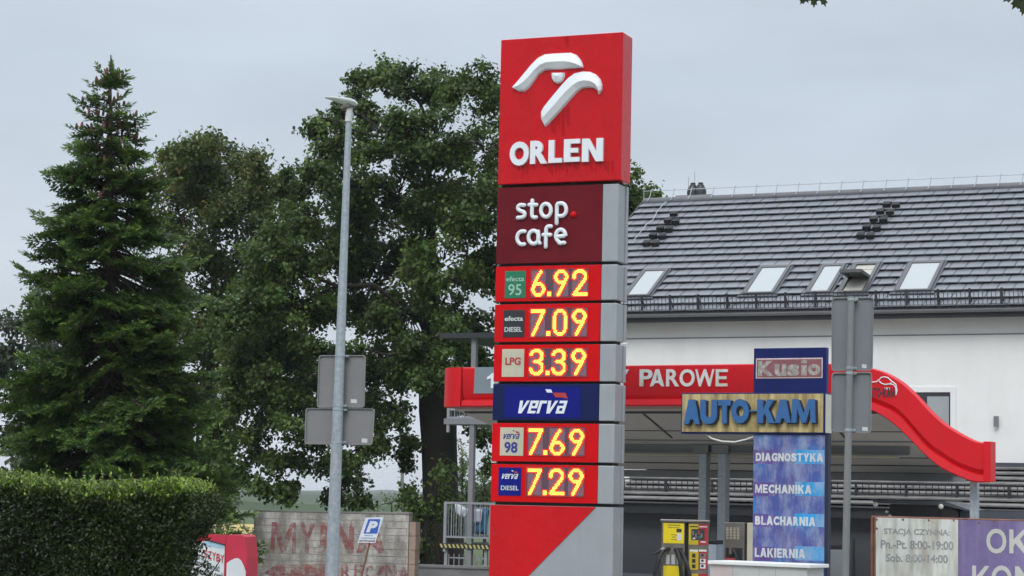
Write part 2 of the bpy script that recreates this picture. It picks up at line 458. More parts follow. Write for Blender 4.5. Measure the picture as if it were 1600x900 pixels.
M = dict(
    red=mat('red_gloss_panel', (0.56, 0.006, 0.012), 0.28, var=0.05, streak=0.3, dirt=(0.40, 0.012, 0.016), smap=(3.2, 3.2, 0.35), slo=0.42, shi=0.62, spec=.22),
    red2=mat('red_panel', (0.58, 0.003, 0.006), 0.4, var=0.05, spec=.15),
    maroon=mat('maroon_panel', (0.135, 0.007, 0.014), 0.35, var=0.12, streak=0.5, dirt=(0.085, 0.006, 0.01), smap=(1.5, 1.5, 0.7), spec=.15),
    silver=mat('silver_grey_panel', (0.34, 0.365, 0.39), 0.42, metal=0.25, var=0.05, streak=0.25, dirt=(0.24, 0.25, 0.26)),
    gap=mat('black_gap', (0.012, 0.012, 0.013), 0.7),
    letter=mat('white_raised_letter', (0.74, 0.78, 0.83), 0.4, var=0.04),
    navy=mat('navy_panel', (0.008, 0.014, 0.075), 0.4, spec=.15),
    blue=mat('bright_blue_panel', (0.006, 0.010, 0.19), 0.4, spec=.15),
    green=mat('green_plate', (0.012, 0.17, 0.085), 0.4),
    blackp=mat('black_plate', (0.022, 0.022, 0.028), 0.4),
    beige=mat('beige_plate', (0.50, 0.47, 0.36), 0.5),
    pale=mat('pale_print', (0.62, 0.68, 0.66), 0.5),
    greenprint=mat('pale_green_print', (0.33, 0.52, 0.42), 0.5),
    redprint=mat('red_print', (0.42, 0.03, 0.03), 0.5),
    blueprint=mat('blue_print', (0.02, 0.03, 0.22), 0.5),
    led_off=mat('led_board', (0.10, 0.05, 0.075), 0.5, var=0.15, scale=40),
    led_cell=mat('led_cell', (0.20, 0.11, 0.15), 0.5, var=0.2, scale=40),
    led=mat('led_lit', (0.8, 0.5, 0.05), 0.5, emit=(1.0, 0.68, 0.085), estr=1.75),
    led_painted_halo=mat('led_painted_halo', (0.5, 0.02, 0.02), 0.5, emit=(1.0, 0.015, 0.01), estr=0.75),  # glow around the lit diodes, imitated by a dim red emissive colour
    galv=mat('galvanised_steel', (0.36, 0.40, 0.44), 0.5, metal=0.35, var=0.22, scale=22, streak=0.2, dirt=(0.2, 0.22, 0.24)),
    lamp=mat('pale_lamp_paint', (0.62, 0.64, 0.64), 0.4),
    lampdark=mat('lamp_underside', (0.12, 0.11, 0.10), 0.5),
    signback=mat('grey_sign_back', (0.215, 0.21, 0.218), 0.5, metal=0.1, var=0.06),
    signedge=mat('grey_sign_edge', (0.23, 0.23, 0.235), 0.45, metal=0.2),
    signback2=mat('blue_grey_sign_back', (0.19, 0.195, 0.22), 0.5, metal=0.1, var=0.06),
    sticker=mat('white_sticker', (0.6, 0.6, 0.62), 0.5),
    wall=mat('white_render', (0.79, 0.79, 0.775), 0.85, var=0.05, scale=0.6, streak=.25, dirt=(0.60, 0.60, 0.57), smap=(2.5, 2.5, .5), slo=.48, shi=.75, bump=0.15, bscale=160),
    dwall=mat('dark_grey_render', (0.085, 0.088, 0.097), 0.8, var=0.08, scale=0.8),
    tile=mat('grey_roof_tile', (0.180, 0.192, 0.214), 0.42, var=0.10, scale=2.2, streak=0.35, dirt=(0.16, 0.165, 0.175), smap=(1.2, 1.2, 1.2)),
    tile2=mat('old_corrugated_tile', (0.19, 0.185, 0.18), 0.6, var=0.35, scale=2.4),
    dark=mat('anthracite_metal', (0.028, 0.030, 0.036), 0.45, var=0.1),
    flash=mat('blue_grey_flashing', (0.055, 0.063, 0.08), 0.45),
    ridge=mat('ridge_tile', (0.12, 0.123, 0.135), 0.5, var=0.15),
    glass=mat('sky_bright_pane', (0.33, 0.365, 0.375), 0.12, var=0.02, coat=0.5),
    frame=mat('dark_window_frame', (0.075, 0.076, 0.08), 0.4),
    framel=mat('light_window_lining', (0.42, 0.41, 0.36), 0.5),
    dullglass=mat('dull_green_glass', (0.14, 0.15, 0.14), 0.1),
    white=mat('white_paint', (0.76, 0.77, 0.77), 0.5, var=0.04),
    zinc=mat('zinc_gutter', (0.21, 0.215, 0.23), 0.4, metal=0.3),
    chim=mat('chimney_render', (0.26, 0.25, 0.25), 0.8),
    cfred=mat('canopy_red', (0.62, 0.013, 0.022), 0.42, spec=.2, var=0.06, scale=1.6, streak=0.25, dirt=(0.40, 0.03, 0.03)),
    cgrey=mat('canopy_grey_panel', (0.20, 0.245, 0.28), 0.45, var=0.08),
    deck=mat('canopy_underside', (0.46, 0.43, 0.40), 0.6, var=0.10, scale=0.7),
    beam=mat('grey_beam', (0.20, 0.205, 0.215), 0.5, var=0.1),
    joint=mat('dark_joint', (0.06, 0.057, 0.054), 0.7),
    wornwhite=mat('worn_white_letter', (0.66, 0.68, 0.66), 0.5, var=0.1, streak=0.7, dirt=(0.45, 0.38, 0.24), smap=(2.2, 2.2, 2.2), slo=0.55, shi=0.7),
    sblue=mat('sign_blue', (0.008, 0.016, 0.11), 0.45, spec=.2, var=0.15, streak=0.3, dirt=(0.02, 0.02, 0.05)),
    yellowed=mat('yellowed_acrylic', (0.53, 0.42, 0.20), 0.45, var=0.25, scale=5, streak=0.9, dirt=(0.15, 0.09, 0.022), smap=(11, 11, 1.1), slo=0.40, shi=0.66),
    palecream=mat('pale_cream_acrylic', (0.56, 0.56, 0.47), 0.45),
    lblue=mat('blue_foam_letter', (0.028, 0.115, 0.30), 0.5, var=0.12, scale=8),
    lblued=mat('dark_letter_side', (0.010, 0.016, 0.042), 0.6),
    maroonplate=mat('faded_maroon_plate', (0.235, 0.085, 0.10), 0.5, var=0.15, scale=8),
    wornsilver=mat('worn_silver_print', (0.37, 0.35, 0.33), 0.5, var=0.4, scale=20, streak=.6, dirt=(0.22, 0.15, 0.15), smap=(30, 30, 12), slo=.45, shi=.6),
    wedge=mat('worn_pink_white_edge', (0.62, 0.52, 0.54), 0.5, var=0.2, scale=20),
    vac=mat('brushed_brown_steel', (0.20, 0.18, 0.155), 0.4, metal=0.5, var=0.15, scale=9),
    yellow=mat('yellow_sheet', (0.80, 0.62, 0.008), 0.4, var=0.04),
    dyellow=mat('dull_yellow_sheet', (0.50, 0.38, 0.02), 0.45),
    redsheet=mat('red_sheet', (0.36, 0.025, 0.035), 0.45),
    rubber=mat('black_rubber', (0.014, 0.014, 0.016), 0.55),
    steel=mat('stainless_steel', (0.27, 0.25, 0.23), 0.35, metal=0.7, var=0.1),
    counter=mat('pale_counter', (0.47, 0.475, 0.47), 0.6, var=0.1),
    bwhite=mat('weathered_white_board', (0.66, 0.66, 0.645), 0.6, var=0.12, scale=4, streak=0.75, dirt=(0.27, 0.22, 0.15), smap=(9, 9, 1.2), slo=0.45, shi=0.70),
    bpurple=mat('weathered_purple_board', (0.185, 0.14, 0.32), 0.6, var=0.25, scale=3, streak=0.5, dirt=(0.34, 0.28, 0.46), smap=(11, 11, 0.7), slo=0.45, shi=0.75),
    bletter=mat('board_letter', (0.55, 0.54, 0.52), 0.6, var=0.1),
    fadedgrey=mat('faded_grey_print', (0.40, 0.40, 0.405), 0.6, var=0.12, fade=(6, 0.40, 0.66, 0.95, 0.2)),
    rust=mat('rusty_steel', (0.20, 0.085, 0.055), 0.75, var=0.4, scale=12),
    block=mat('concrete_block_wall', (0.47, 0.455, 0.425), 0.9, var=0.35, scale=5, streak=0.75, dirt=(0.17, 0.155, 0.13), smap=(3.6, 3.6, 1.3), slo=0.42, shi=0.62, bump=0.6, bscale=35),
    blockpink=mat('reddish_block_end', (0.32, 0.24, 0.19), 0.9, var=0.25, scale=5, bump=0.5, bscale=35),
    mortar=mat('mortar_joint', (0.27, 0.255, 0.23), 0.95),
    redpaint=mat('faded_red_wall_paint', (0.37, 0.12, 0.115), 0.85, var=0.25, scale=8, fade=(7, 0.34, 0.60, 0.66, 0.0)),
    pwhite=mat('sign_white', (0.66, 0.70, 0.78), 0.4),
    pblue=mat('sign_parking_blue', (0.03, 0.11, 0.45), 0.4),
    bannerred=mat('banner_red', (0.50, 0.022, 0.055), 0.55, var=0.1),
    bannerwhite=mat('banner_white', (0.60, 0.64, 0.66), 0.55),
    bannersky=mat('banner_sky_blue', (0.33, 0.50, 0.64), 0.55),
    text=mat('black_print', (0.03, 0.03, 0.035), 0.5),
    rail=mat('grey_railing', (0.30, 0.31, 0.335), 0.45, metal=0.2),
    cloth=mat('white_laundry', (0.66, 0.70, 0.76), 0.85),
    clothblue=mat('blue_laundry', (0.05, 0.17, 0.30), 0.85),
    stripe=mat('worn_yellow_stripe', (0.46, 0.40, 0.16), 0.6, var=0.25, scale=20),
    lowwall=mat('grey_low_wall', (0.17, 0.17, 0.168), 0.9, var=0.25, bump=0.4, bscale=40),
    bark=mat('tree_bark', (0.017, 0.014, 0.011), 0.95, var=0.35, scale=8, bump=0.8, bscale=18),
    barkfir=mat('fir_bark', (0.055, 0.042, 0.032), 0.95, var=0.35, scale=9, bump=0.8, bscale=20),
    cone=mat('reddish_brown_cone', (0.15, 0.062, 0.058), 0.8, var=0.3, scale=30),
    wood=mat('grey_wood', (0.17, 0.155, 0.13), 0.85, var=0.3, scale=7),
    paving=mat('concrete_paving', (0.30, 0.295, 0.28), 0.9, var=0.15),
    asphalt=mat('asphalt', (0.05, 0.05, 0.052), 0.9, var=0.2, scale=3, bump=0.4, bscale=120),
    grass=mat('grass_ground', (0.055, 0.085, 0.025), 0.95, var=0.35, scale=0.6, bump=0.8, bscale=8),
    wheat=mat('ripe_field', (0.42, 0.31, 0.115), 0.95, var=0.15, scale=0.08, bump=0.6, bscale=3),
    hill=mat('wooded_hill', (0.035, 0.055, 0.025), 0.95, var=0.5, scale=0.02, bump=1.0, bscale=0.2),
    wire=mat('pale_wire', (0.42, 0.44, 0.46), 0.4, metal=0.4),
    cable=mat('white_cable', (0.66, 0.66, 0.62), 0.5),
    bulb=mat('round_lamp_white', (0.68, 0.66, 0.62), 0.4),
    bin=mat('pale_blue_bin', (0.34, 0.40, 0.47), 0.5),
)
LM = dict(
    maple=leaf_mat('maple_leaf', (0.020, 0.040, 0.009), (0.085, 0.145, 0.03), 0.3, third=(0.14, 0.19, 0.042)),
    chestnut=leaf_mat('chestnut_leaf', (0.020, 0.036, 0.009), (0.08, 0.12, 0.027), 0.28, third=(0.20, 0.145, 0.032)),
    far=leaf_mat('grey_green_leaf', (0.032, 0.048, 0.028), (0.085, 0.115, 0.058), 0.28),
    fir=leaf_mat('fir_needle', (0.018, 0.040, 0.010), (0.078, 0.145, 0.027), 0.2, third=(0.19, 0.29, 0.05)),
    hedge=leaf_mat('hedge_leaf', (0.018, 0.028, 0.010), (0.052, 0.08, 0.02), 0.22, rough=0.4, third=(0.32, 0.48, 0.07)),
    birch=leaf_mat('light_green_leaf', (0.06, 0.10, 0.035), (0.14, 0.20, 0.075), 0.35),
    near=leaf_mat('near_leaf', (0.03, 0.042, 0.012), (0.06, 0.08, 0.02), 0.25),
)
# ------------------------------------------------------------------ setting
G = Pl((0, 0, 0), (1, 0, 0), (0, 1, 0))          # ground plan: x east, z north, o up

def sheet(name, x0, x1, y0, y1, z, m, n=1):
    vs = [(x0 + (x1 - x0) * i / n, y0 + (y1 - y0) * j / n, z) for j in range(n + 1) for i in range(n + 1)]
    fs = [(j * (n + 1) + i, j * (n + 1) + i + 1, (j + 1) * (n + 1) + i + 1, (j + 1) * (n + 1) + i) for j in range(n) for i in range(n)]
    return tag(MB().add(vs, fs).build(name, m), kind='structure')

sheet('ground', -6000, 6000, -400, 7000, 0.0, M['grass'])
sheet('forecourt', -9, 40, 22, 45, 0.006, M['paving'])
sheet('road', -40, 40, -3, 5, 0.006, M['asphalt'])
sheet('wheat_field', -200, -9, 95, 178, 0.05, M['wheat'])
rng = np.random.default_rng(5)
def hill_line(name, Y, base, amp, seed, m, depth):
    r = np.random.default_rng(seed)
    xs = np.linspace(-0.42 * Y, 0.42 * Y, 260)
    h = np.full(xs.shape, base)
    for k in range(1, 40):
        h += amp / k ** 0.9 * np.sin(xs / Y * 9 * k + r.uniform(0, 6.28)) * 0.5
    vs, fs = [], []
    prof = ((0.0, 0.0), (0.06, 0.7), (0.3, 1.0), (1.0, 0.0))
    for i, x in enumerate(xs):
        for d, k in prof:
            vs.append((x, Y + depth * d, h[i] * k - (0.5 if k == 0 else 0)))
    for i in range(len(xs) - 1):
        for j in range(3):
            a = i * 4 + j
            fs.append((a, a + 1, a + 5, a + 4))
    return tag(MB().add(vs, fs).build(name, m, smooth=False), kind='structure')
hill_line('hills', 1700, 7.5, 3.2, 3, M['hill'], 500)
hill_line('hills', 950, 3.2, 2.0, 8, M['hill'], 120)
hill_line('hills', 330, 1.5, 0.5, 18, M['hill'], 60)

# ------------------------------------------------------------------ price pylon
PY = facade(871, 500, 30.0, 22)
pyl = thing('price_pylon', 'tall red price pylon with white bird emblem and lit fuel prices', 'price sign', PY.O, 22)
xl = PY.px(771.5, 560)[0]
xr = PY.px(937.5, 540)[0]                # red | grey seam
xf = PY.px(963.0, 505)[0]                # front corner of grey column
D = 0.37
def zl(v, u=773): return PY.px(u, v)[1]
# core
MB().box(PY, xl + 0.05, xf - 0.05, -D + 0.04, -0.06, 0.0, zl(70, 785)).build('inner_core', M['gap'], pyl)
# header
hx0, hx1 = PY.px(781.5, 180)[0], PY.px(973, 165)[0]
hz0, hz1 = PY.px(779, 289)[1], PY.px(785, 63)[1]
HO = 0.035
head = MB().box(PY, hx0, hx1, -D - 0.02, HO, hz0, hz1).build('header_panel', M['red'], pyl, bevel=0.012)

def swash(pl, top, bot, o0, h, frac=0.42):
    """emblem stroke: two matching pixel outlines, a raised ridge between them, side walls"""
    T = [pl.px(*p, o0) for p in top]
    B = [pl.px(*p, o0) for p in bot]
    mb = MB()
    vs, fs = [], []
    n = len(T)
    for i, ((tx, tz), (bx, bz)) in enumerate(zip(T, B)):
        k = min(i, n - 1 - i)
        hh = h * (0.55 if k == 0 else 0.85 if k == 1 else 1.0)
        ix, iz = tx + (bx - tx) * 0.08, tz + (bz - tz) * 0.08
        jx, jz = bx + (tx - bx) * 0.08, bz + (tz - bz) * 0.08
        vs += [pl.w(tx, o0, tz), pl.w(ix, o0 + h * 0.5, iz), pl.w(tx + (bx - tx) * (1 - frac), o0 + hh, tz + (bz - tz) * (1 - frac)),
               pl.w(jx, o0 + h * 0.45, jz), pl.w(bx, o0, bz)]
    for i in range(n - 1):
        for j in range(4):
            a = i * 5 + j
            fs.append((a, a + 1, a + 6, a + 5))
    fs += [(0, 1, 2, 3, 4), tuple((n - 1) * 5 + j for j in (4, 3, 2, 1, 0))]
    return mb.add(vs, fs)

def z1(x, y): return (790 + x / 4.5, 70 + y / 4.5)
topA = [(55, 300), (95, 250), (145, 185), (190, 130), (230, 90), (275, 67), (330, 62), (400, 58), (460, 56), (500, 72), (530, 105), (546, 140), (549, 158)]
botA = [(62, 310), (95, 330), (135, 330), (165, 308), (200, 262), (235, 212), (275, 182), (325, 176), (390, 173), (440, 170), (485, 166), (525, 163), (549, 161)]
a = swash(PY, [z1(*p) for p in topA], [z1(*p) for p in botA], HO, 0.095)
topB = [(258, 470), (275, 430), (310, 385), (355, 330), (400, 275), (440, 232), (485, 200), (540, 187), (595, 190), (640, 210), (670, 245), (682, 285), (680, 320), (662, 352)]
botB = [(258, 530), (280, 580), (310, 552), (345, 515), (390, 465), (435, 413), (480, 362), (515, 325), (545, 307), (590, 302), (620, 305), (642, 318), (655, 338), (658, 350)]
b2 = swash(PY, [z1(*p) for p in topB], [z1(*p) for p in botB], HO, 0.095)
a.add(b2.v, b2.f)
eye_o = [(325, 198), (418, 196), (417, 225), (405, 252), (385, 270), (362, 275), (340, 262), (327, 238)]
ec = PY.px(*z1(370, 225), HO)
epts = [PY.px(*z1(*p), HO) for p in eye_o]
vs = [PY.w(x, HO, z) for x, z in epts] + [PY.w(ec[0] + (x - ec[0]) * .85, HO + .05, ec[1] + (z - ec[1]) * .85) for x, z in epts] + [PY.w(ec[0], HO + .085, ec[1])]
n = len(epts)
a.add(vs, [(i, (i + 1) % n, n + (i + 1) % n, n + i) for i in range(n)] + [(n + i, n + (i + 1) % n, 2 * n) for i in range(n)])
a.build('emblem', M['letter'], head)
# letters one by one so that their widths match
for ch, u0, v0, u1, v1, bd in (('O', 798.2, 222, 828, 259.5, .05), ('R', 830.2, 220.5, 856.5, 256.5, .05), ('L', 858.8, 219.5, 880, 255, .05),
                           ('E', 882.8, 218, 907.5, 253.5, .05), ('N', 911, 217, 943.7, 253, .05)):
    heavy(ch, PY, pbox(PY, u0, v0, u1, v1, HO), HO, 0.05, M['letter'], head, w=.36, h=.20, bold=.055)

drip = mat('wet_red_drip', (0.40, 0.0015, 0.004), 0.18, var=.05, spec=.25)
drnd = random.Random(12)
def drips(u0, u1, v0, vlo, vhi, n):
    dm = MB()
    for i in range(n):
        u = u0 + (u1 - u0) * (i + drnd.uniform(.1, .9)) / n
        w_ = drnd.uniform(1.2, 4.2)
        vb_ = drnd.uniform(vlo, vhi)
        q = [PY.px(*p, HO) for p in ((u - w_, v0), (u + w_, v0 - drnd.uniform(0, 3)), (u + w_ * .9, vb_ - 6), (u + w_ * .45, vb_), (u - w_ * .2, vb_ - 3), (u - w_ * .8, vb_ - drnd.uniform(5, 12)))]
        o = HO + .0006 + .0004 * (len(dm.v) // 12 % 9)
        dm.prism(PY, q, HO + .0002, o)
    dm.build('wet_streak', drip, head)
drips(861, 892, 168, 196, 218, 7)
drips(850, 905, 254, 262, 276, 10)
drips(918, 958, 252, 262, 272, 7)
drips(806, 826, 258, 264, 282, 3)
drips(881, 886, 58, 72, 80, 1)
# panel fixings
fx_ = MB()
for u, v in ((786, 70), (968, 58), (784, 280), (966, 274)):
    x, z = PY.px(u, v, HO)
    fx_.tube([PY.w(x, HO, z), PY.w(x, HO + .004, z)], .012, 10)
fx_.build('panel_fixings', M['redsheet'], head)

def module(v0, v1, m, name):
    """front panel from pixel rows at the left edge, with its grey casing"""
    z0, z1_ = zl(v1), zl(v0)
    p = MB().box(PY, xl, xr - 0.004, -0.05, 0.0, z0, z1_).build(name, m, pyl, bevel=0.006)
    MB().box(PY, xl + 0.01, xr - 0.006, -D, -0.052, z0, z1_).build('module_back', M['silver'], pyl)
    MB().box(PY, xr, xf, -D + 0.06, 0.0, z0, z1_).build('side_column', M['silver'], pyl, bevel=0.012)
    MB().box(PY, xf - 0.03, xf + 0.022, -D - 0.02, -D + 0.055, z0, z1_).build('corner_strip', M['silver'], pyl, bevel=0.008)
    return p

cafe = module(294, 412.5, M['maroon'], 'cafe_panel')
# rounded lettering from strokes (tubes flattened onto the panel)
def z2(x, y): return (790 + x / 9.0, 300 + y / 9.0)
def arc(cx, cy, rx, ry, a0, a1, n=14):
    return [(cx + rx * math.cos(R(a0 + (a1 - a0) * i / n)), cy - ry * math.sin(R(a0 + (a1 - a0) * i / n))) for i in range(n + 1)]
def strokes(paths, conv, pl, rad_px, o, h, m, parent, name='lettering'):
    mb = MB()
    for q in paths:
        P = []
        for i in range(len(q) - 1):
            for k in range(3):
                t = k / 3
                P.append((q[i][0] + (q[i + 1][0] - q[i][0]) * t, q[i][1] + (q[i + 1][1] - q[i][1]) * t))
        P.append(q[-1])
        C = [pl.px(*conv(*p), o) for p in P]
        rad = abs(pl.px(*conv(rad_px, 0), o)[0] - pl.px(*conv(0, 0), o)[0])
        pts = [Vector((x, z, 0)) for x, z in C]
        # round ends
        d0, d1 = (pts[0] - pts[1]).normalized(), (pts[-1] - pts[-2]).normalized()
        pts = [pts[0] + d0 * rad * .9, pts[0] + d0 * rad * .6] + pts + [pts[-1] + d1 * rad * .6, pts[-1] + d1 * rad * .9]
        rr = [rad * .35, rad * .78] + [rad] * (len(pts) - 4) + [rad * .78, rad * .35]
        t = MB().tube(pts, rr, 10)
        t.v = [tuple(pl.w(x, o + h * 0.5 + y / rad * h * 0.5, z)) for (x, z, y) in t.v]
        mb.add(t.v, t.f)
    return mb.build(name, m, parent, smooth=True)
S = []
S.append([(275, 190), (235, 186)] + arc(225, 226, 42, 40, 100, 250, 8) + [(245, 280)] + arc(238, 318, 42, 42, 60, -80, 8) + [(180, 366)])                    # s
S.append([(387, 122), (380, 300)] + arc(418, 318, 38, 45, 180, 275, 6) + [(440, 360)]); S.append([(342, 184), (445, 184)])                                    # t
S.append(arc(578, 262, 70, 92, 0, 360, 26))                                                                                                                  # o
S.append([(728, 445), (733, 190)] + arc(790, 230, 0, 0, 0, 0, 1)[:0] + [(745, 168), (790, 162)] + arc(795, 252, 68, 90, 85, -90, 14) + [(745, 340)])          # p
S.append([(280, 558), (250, 556)] + arc(245, 650, 72, 92, 100, 265, 14) + [(275, 738)])                                                                       # c
S.append(arc(405, 640, 72, 92, 20, 380, 26)); S.append([(470, 560), (468, 690), (488, 722), (492, 724)])                                                       # a
S.append([(650, 486)] + arc(625, 535, 45, 50, 80, 180, 6) + [(577, 640), (575, 775)]); S.append([(540, 606), (642, 606)])                                      # f
S.append([(715, 632), (850, 618)] + arc(785, 620, 68, 88, 0, 250, 18) + arc(785, 632, 72, 92, 250, 295, 5) + [(838, 718)])                                     # e
strokes(S, z2, PY, 27, 0.0, 0.055, M['letter'], cafe)
dc = PY.px(*z2(958, 318), 0)
dd = MB()
for k in range(5): pass
prof = [(0.047, 0.0), (0.047, 0.02), (0.038, 0.034), (0.02, 0.042), (0.004, 0.045)]
vs, fs = [], []
for r_, h_ in prof:
    for k in range(20):
        t = 2 * math.pi * k / 20
        vs.append(PY.w(dc[0] + r_ * math.cos(t), h_, dc[1] + r_ * math.sin(t)))
for i in range(len(prof) - 1):
    for k in range(20):
        fs.append((i * 20 + k, i * 20 + (k + 1) % 20, (i + 1) * 20 + (k + 1) % 20, (i + 1) * 20 + k))
dd.add(vs, fs + [tuple(80 + k for k in range(20))]).build('full_stop', M['red2'], cafe, smooth=True)

# --- LED digits: strokes sampled on a fine grid of diodes, ringed by a painted red glow
DIG = {
    '6': [arc(.5, 1.36, .37, .40, 0, 360, 40), [(.15, 1.25), (.32, .75), (.66, .12)]],
    '9': [arc(.5, .50, .37, .40, 0, 360, 40), [(.85, .62), (.66, 1.1), (.32, 1.74)]],
    '2': [arc(.48, .52, .37, .42, 185, -25, 24) + [(.14, 1.74)], [(.12, 1.74), (.90, 1.74)]],
    '7': [[(.08, .12), (.90, .12)], [(.90, .12), (.18, 1.76)]],
    '0': [arc(.5, .50, .36, .40, 0, 180, 20) + arc(.5, 1.36, .36, .40, 180, 360, 20) + [(.86, .5)]],
    '3': [arc(.47, .50, .37, .40, 165, -85, 24), arc(.47, 1.33, .39, .43, 88, -165, 24), [(.36, .91), (.5, .91)]],
}
def seg_dist(p, a, b):
    ax, ay = a; bx, by = b; px_, py_ = p
    dx, dy = bx - ax, by - ay
    L = dx * dx + dy * dy
    t = 0 if L == 0 else max(0, min(1, ((px_ - ax) * dx + (py_ - ay) * dy) / L))
    return math.hypot(px_ - ax - t * dx, py_ - ay - t * dy)
def led(parent, cells, o):
    """cells: (character, u0, v0, u1, v1)"""
    for ch, u0, v0, u1, v1 in cells:
        on, rim = MB(), MB()
        x0, z0, x1, z1_ = pbox(PY, u0, v0, u1, v1, o)
        if ch == '.':
            nx, ny = 4, 4
        else:
            nx, ny = 13, 24
        for j in range(-2, ny + 2):
            for i in range(-2, nx + 2):
                p = ((i + .5) / nx, (j + .5) / ny * 1.86)
                if ch == '.':
                    d = 0 if (0 <= i < nx and 0 <= j < ny) else max(abs(i - 1.5), abs(j - 1.5)) - 1.5
                    lit, halo = d == 0, d <= 1
                else:
                    d = min(seg_dist(p, s[k], s[k + 1]) for s in DIG[ch] for k in range(len(s) - 1))
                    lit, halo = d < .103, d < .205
                x = x0 + (x1 - x0) * p[0]
                z = z1_ - (z1_ - z0) * (j + .5) / ny
                hx, hz = (x1 - x0) / nx, (z1_ - z0) / ny
                if lit:
                    s = .42
                    on.box(PY, x - hx * s, x + hx * s, o, o + .006, z - hz * s, z + hz * s)
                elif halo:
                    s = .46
                    rim.quad(PY, [(x - hx * s, z - hz * s), (x + hx * s, z - hz * s), (x + hx * s, z + hz * s), (x - hx * s, z + hz * s)], o + .004)  # not diodes: emissive squares imitating the red glow beside the strokes
        nf = len(on.f)
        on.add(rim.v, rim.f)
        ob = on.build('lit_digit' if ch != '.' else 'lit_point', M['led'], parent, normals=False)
        ob.data.materials.append(M['led_painted_halo'])
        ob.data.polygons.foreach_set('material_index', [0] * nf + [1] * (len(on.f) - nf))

def price(v0, v1, plate, pm, board, digits, prints):
    p = module(v0, v1, M['red2'], 'price_panel')
    x0, z0, x1, z1_ = pbox(PY, *plate)
    MB().box(PY, x0, x1, 0.0, 0.008, z0, z1_).build('grade_plate', pm, p, bevel=0.003)
    for s, bx, m, bd, sh in prints:
        if callable(s):
            s(bx, m, p)
        else:
            text(s, PY, pbox(PY, *bx), 0.008, 0.003, m, p, bold=bd, shear=sh)
    x0, z0, x1, z1_ = pbox(PY, *board)
    MB().box(PY, x0, x1, 0.0, 0.004, z0, z1_).build('display_board', M['led_off'], p)
    fr = MB()
    for q in ((x0 - .012, x1 + .012, z1_, z1_ + .012), (x0 - .012, x1 + .012, z0 - .012, z0), (x0 - .012, x0, z0, z1_), (x1, x1 + .012, z0, z1_)):
        fr.box(PY, q[0], q[1], 0, .012, q[2], q[3])
    fr.build('display_frame', M['redsheet'], p)
    for d in digits:
        if d[0] != '.':
            b_ = pbox(PY, d[1], board[1] + 1.2, d[3], board[3] - 1.2)
            MB().box(PY, b_[0], b_[2], .004, .007, z0 + .008, z1_ - .008).build('digit_cell', M['led_cell'], p)
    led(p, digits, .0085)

def flag(bx, m, p):
    """two small slanted flags over the lettering: pale one and red one"""
    for (pts, mm) in bx:
        q = [PY.px(u, v) for u, v in pts]
        MB().prism(PY, q, .008, .011).build('flag_mark', mm, p)

def z3(x, y): return (770 + x / 9.412, 410 + y / 9.412)
def z4(x, y): return (770 + x / 7.2, 475 + y / 7.2)
def z5(x, y): return (760 + x / 4.5, 590 + y / 4.5)
def dg(ch, conv, x0, y0, x1, y1): return (ch, *conv(x0, y0), *conv(x1, y1))
price(417, 471.5, (789, 423.5, 821.5, 466), M['green'], (830.5, 421, 919, 464),
      [dg('6', z3, 565, 112, 778, 502), dg('.', z3, 803, 432, 857, 495), dg('9', z3, 897, 108, 1112, 496), dg('2', z3, 1172, 102, 1396, 492)],
      [('efecta', (791.5, 432, 819.5, 439.5), M['greenprint'], .012, 0), ('95', (794.5, 444, 815, 461.5), M['greenprint'], .006, 0)])
price(476, 534.5, (786.5, 484.5, 820, 527), M['blackp'], (828.5, 482, 917.5, 526),
      [dg('7', z4, 428, 62, 588, 362), dg('.', z4, 603, 308, 648, 356), dg('0', z4, 675, 58, 838, 356), dg('9', z4, 888, 56, 1058, 356)],
      [('efecta', (789, 494, 817.5, 501.5), M['pale'], .015, 0), ('DIESEL', (788.8, 511, 816, 518.5), M['pale'], .01, 0)])
price(539, 596, (784.5, 545.5, 819, 589), M['beige'], (827.5, 545, 917, 588),
      [dg('3', z4, 412, 506, 580, 802), dg('.', z4, 595, 752, 638, 800), dg('3', z4, 662, 506, 830, 802), dg('9', z4, 880, 503, 1052, 802)],
      [('LPG', (790, 558.5, 814, 570.5), M['redprint'], .03, 0)])
# blue panel with slanted lettering
vp = module(600, 656.5, M['navy'], 'blue_panel')
b_ = pbox(PY, 789, 604.5, 907, 652)
MB().box(PY, b_[0], b_[2], 0, .004, b_[1], b_[3]).build('bright_field', M['blue'], vp)
slab_word(PY, pbox(PY, *z5(213, 162), *z5(572, 252)), .004, .006, M['letter'], vp)
def quadmark(conv, pts, m, parent, o=.004):
    MB().prism(PY, [PY.px(*conv(*p)) for p in pts], o, o + .004).build('flag_mark', m, parent)
quadmark(z5, [(415, 82), (455, 83), (466, 106), (428, 105)], M['letter'], vp)
quadmark(z5, [(468, 106), (500, 106), (558, 108), (574, 150), (535, 140), (485, 138)], M['redprint'], vp)
def fl(conv, wm):
    return lambda bx, m, p: [quadmark(conv, q, mm, p, .008) for q, mm in bx]
price(661, 720.5, (781.5, 668, 818, 712), M['beige'], (825, 668, 913.5, 711.5),
      [dg('7', z5, 296, 358, 398, 544), dg('.', z5, 402, 512, 428, 542), dg('6', z5, 444, 360, 552, 546), dg('9', z5, 582, 362, 688, 548)],
      [(lambda bx, m, p: slab_word(PY, pbox(PY, *z5(116, 396), *z5(237, 432)), .008, .003, M['blueprint'], p), None, None, 0, 0), ('98', (*z5(128, 452), *z5(220, 530)), M['blueprint'], .025, 0),
       (fl(z5, 0), [([(186, 370), (196, 370), (200, 378), (190, 378)], M['blueprint']), ([(204, 377), (228, 379), (236, 394), (210, 388)], M['redprint'])], None, 0, 0)])
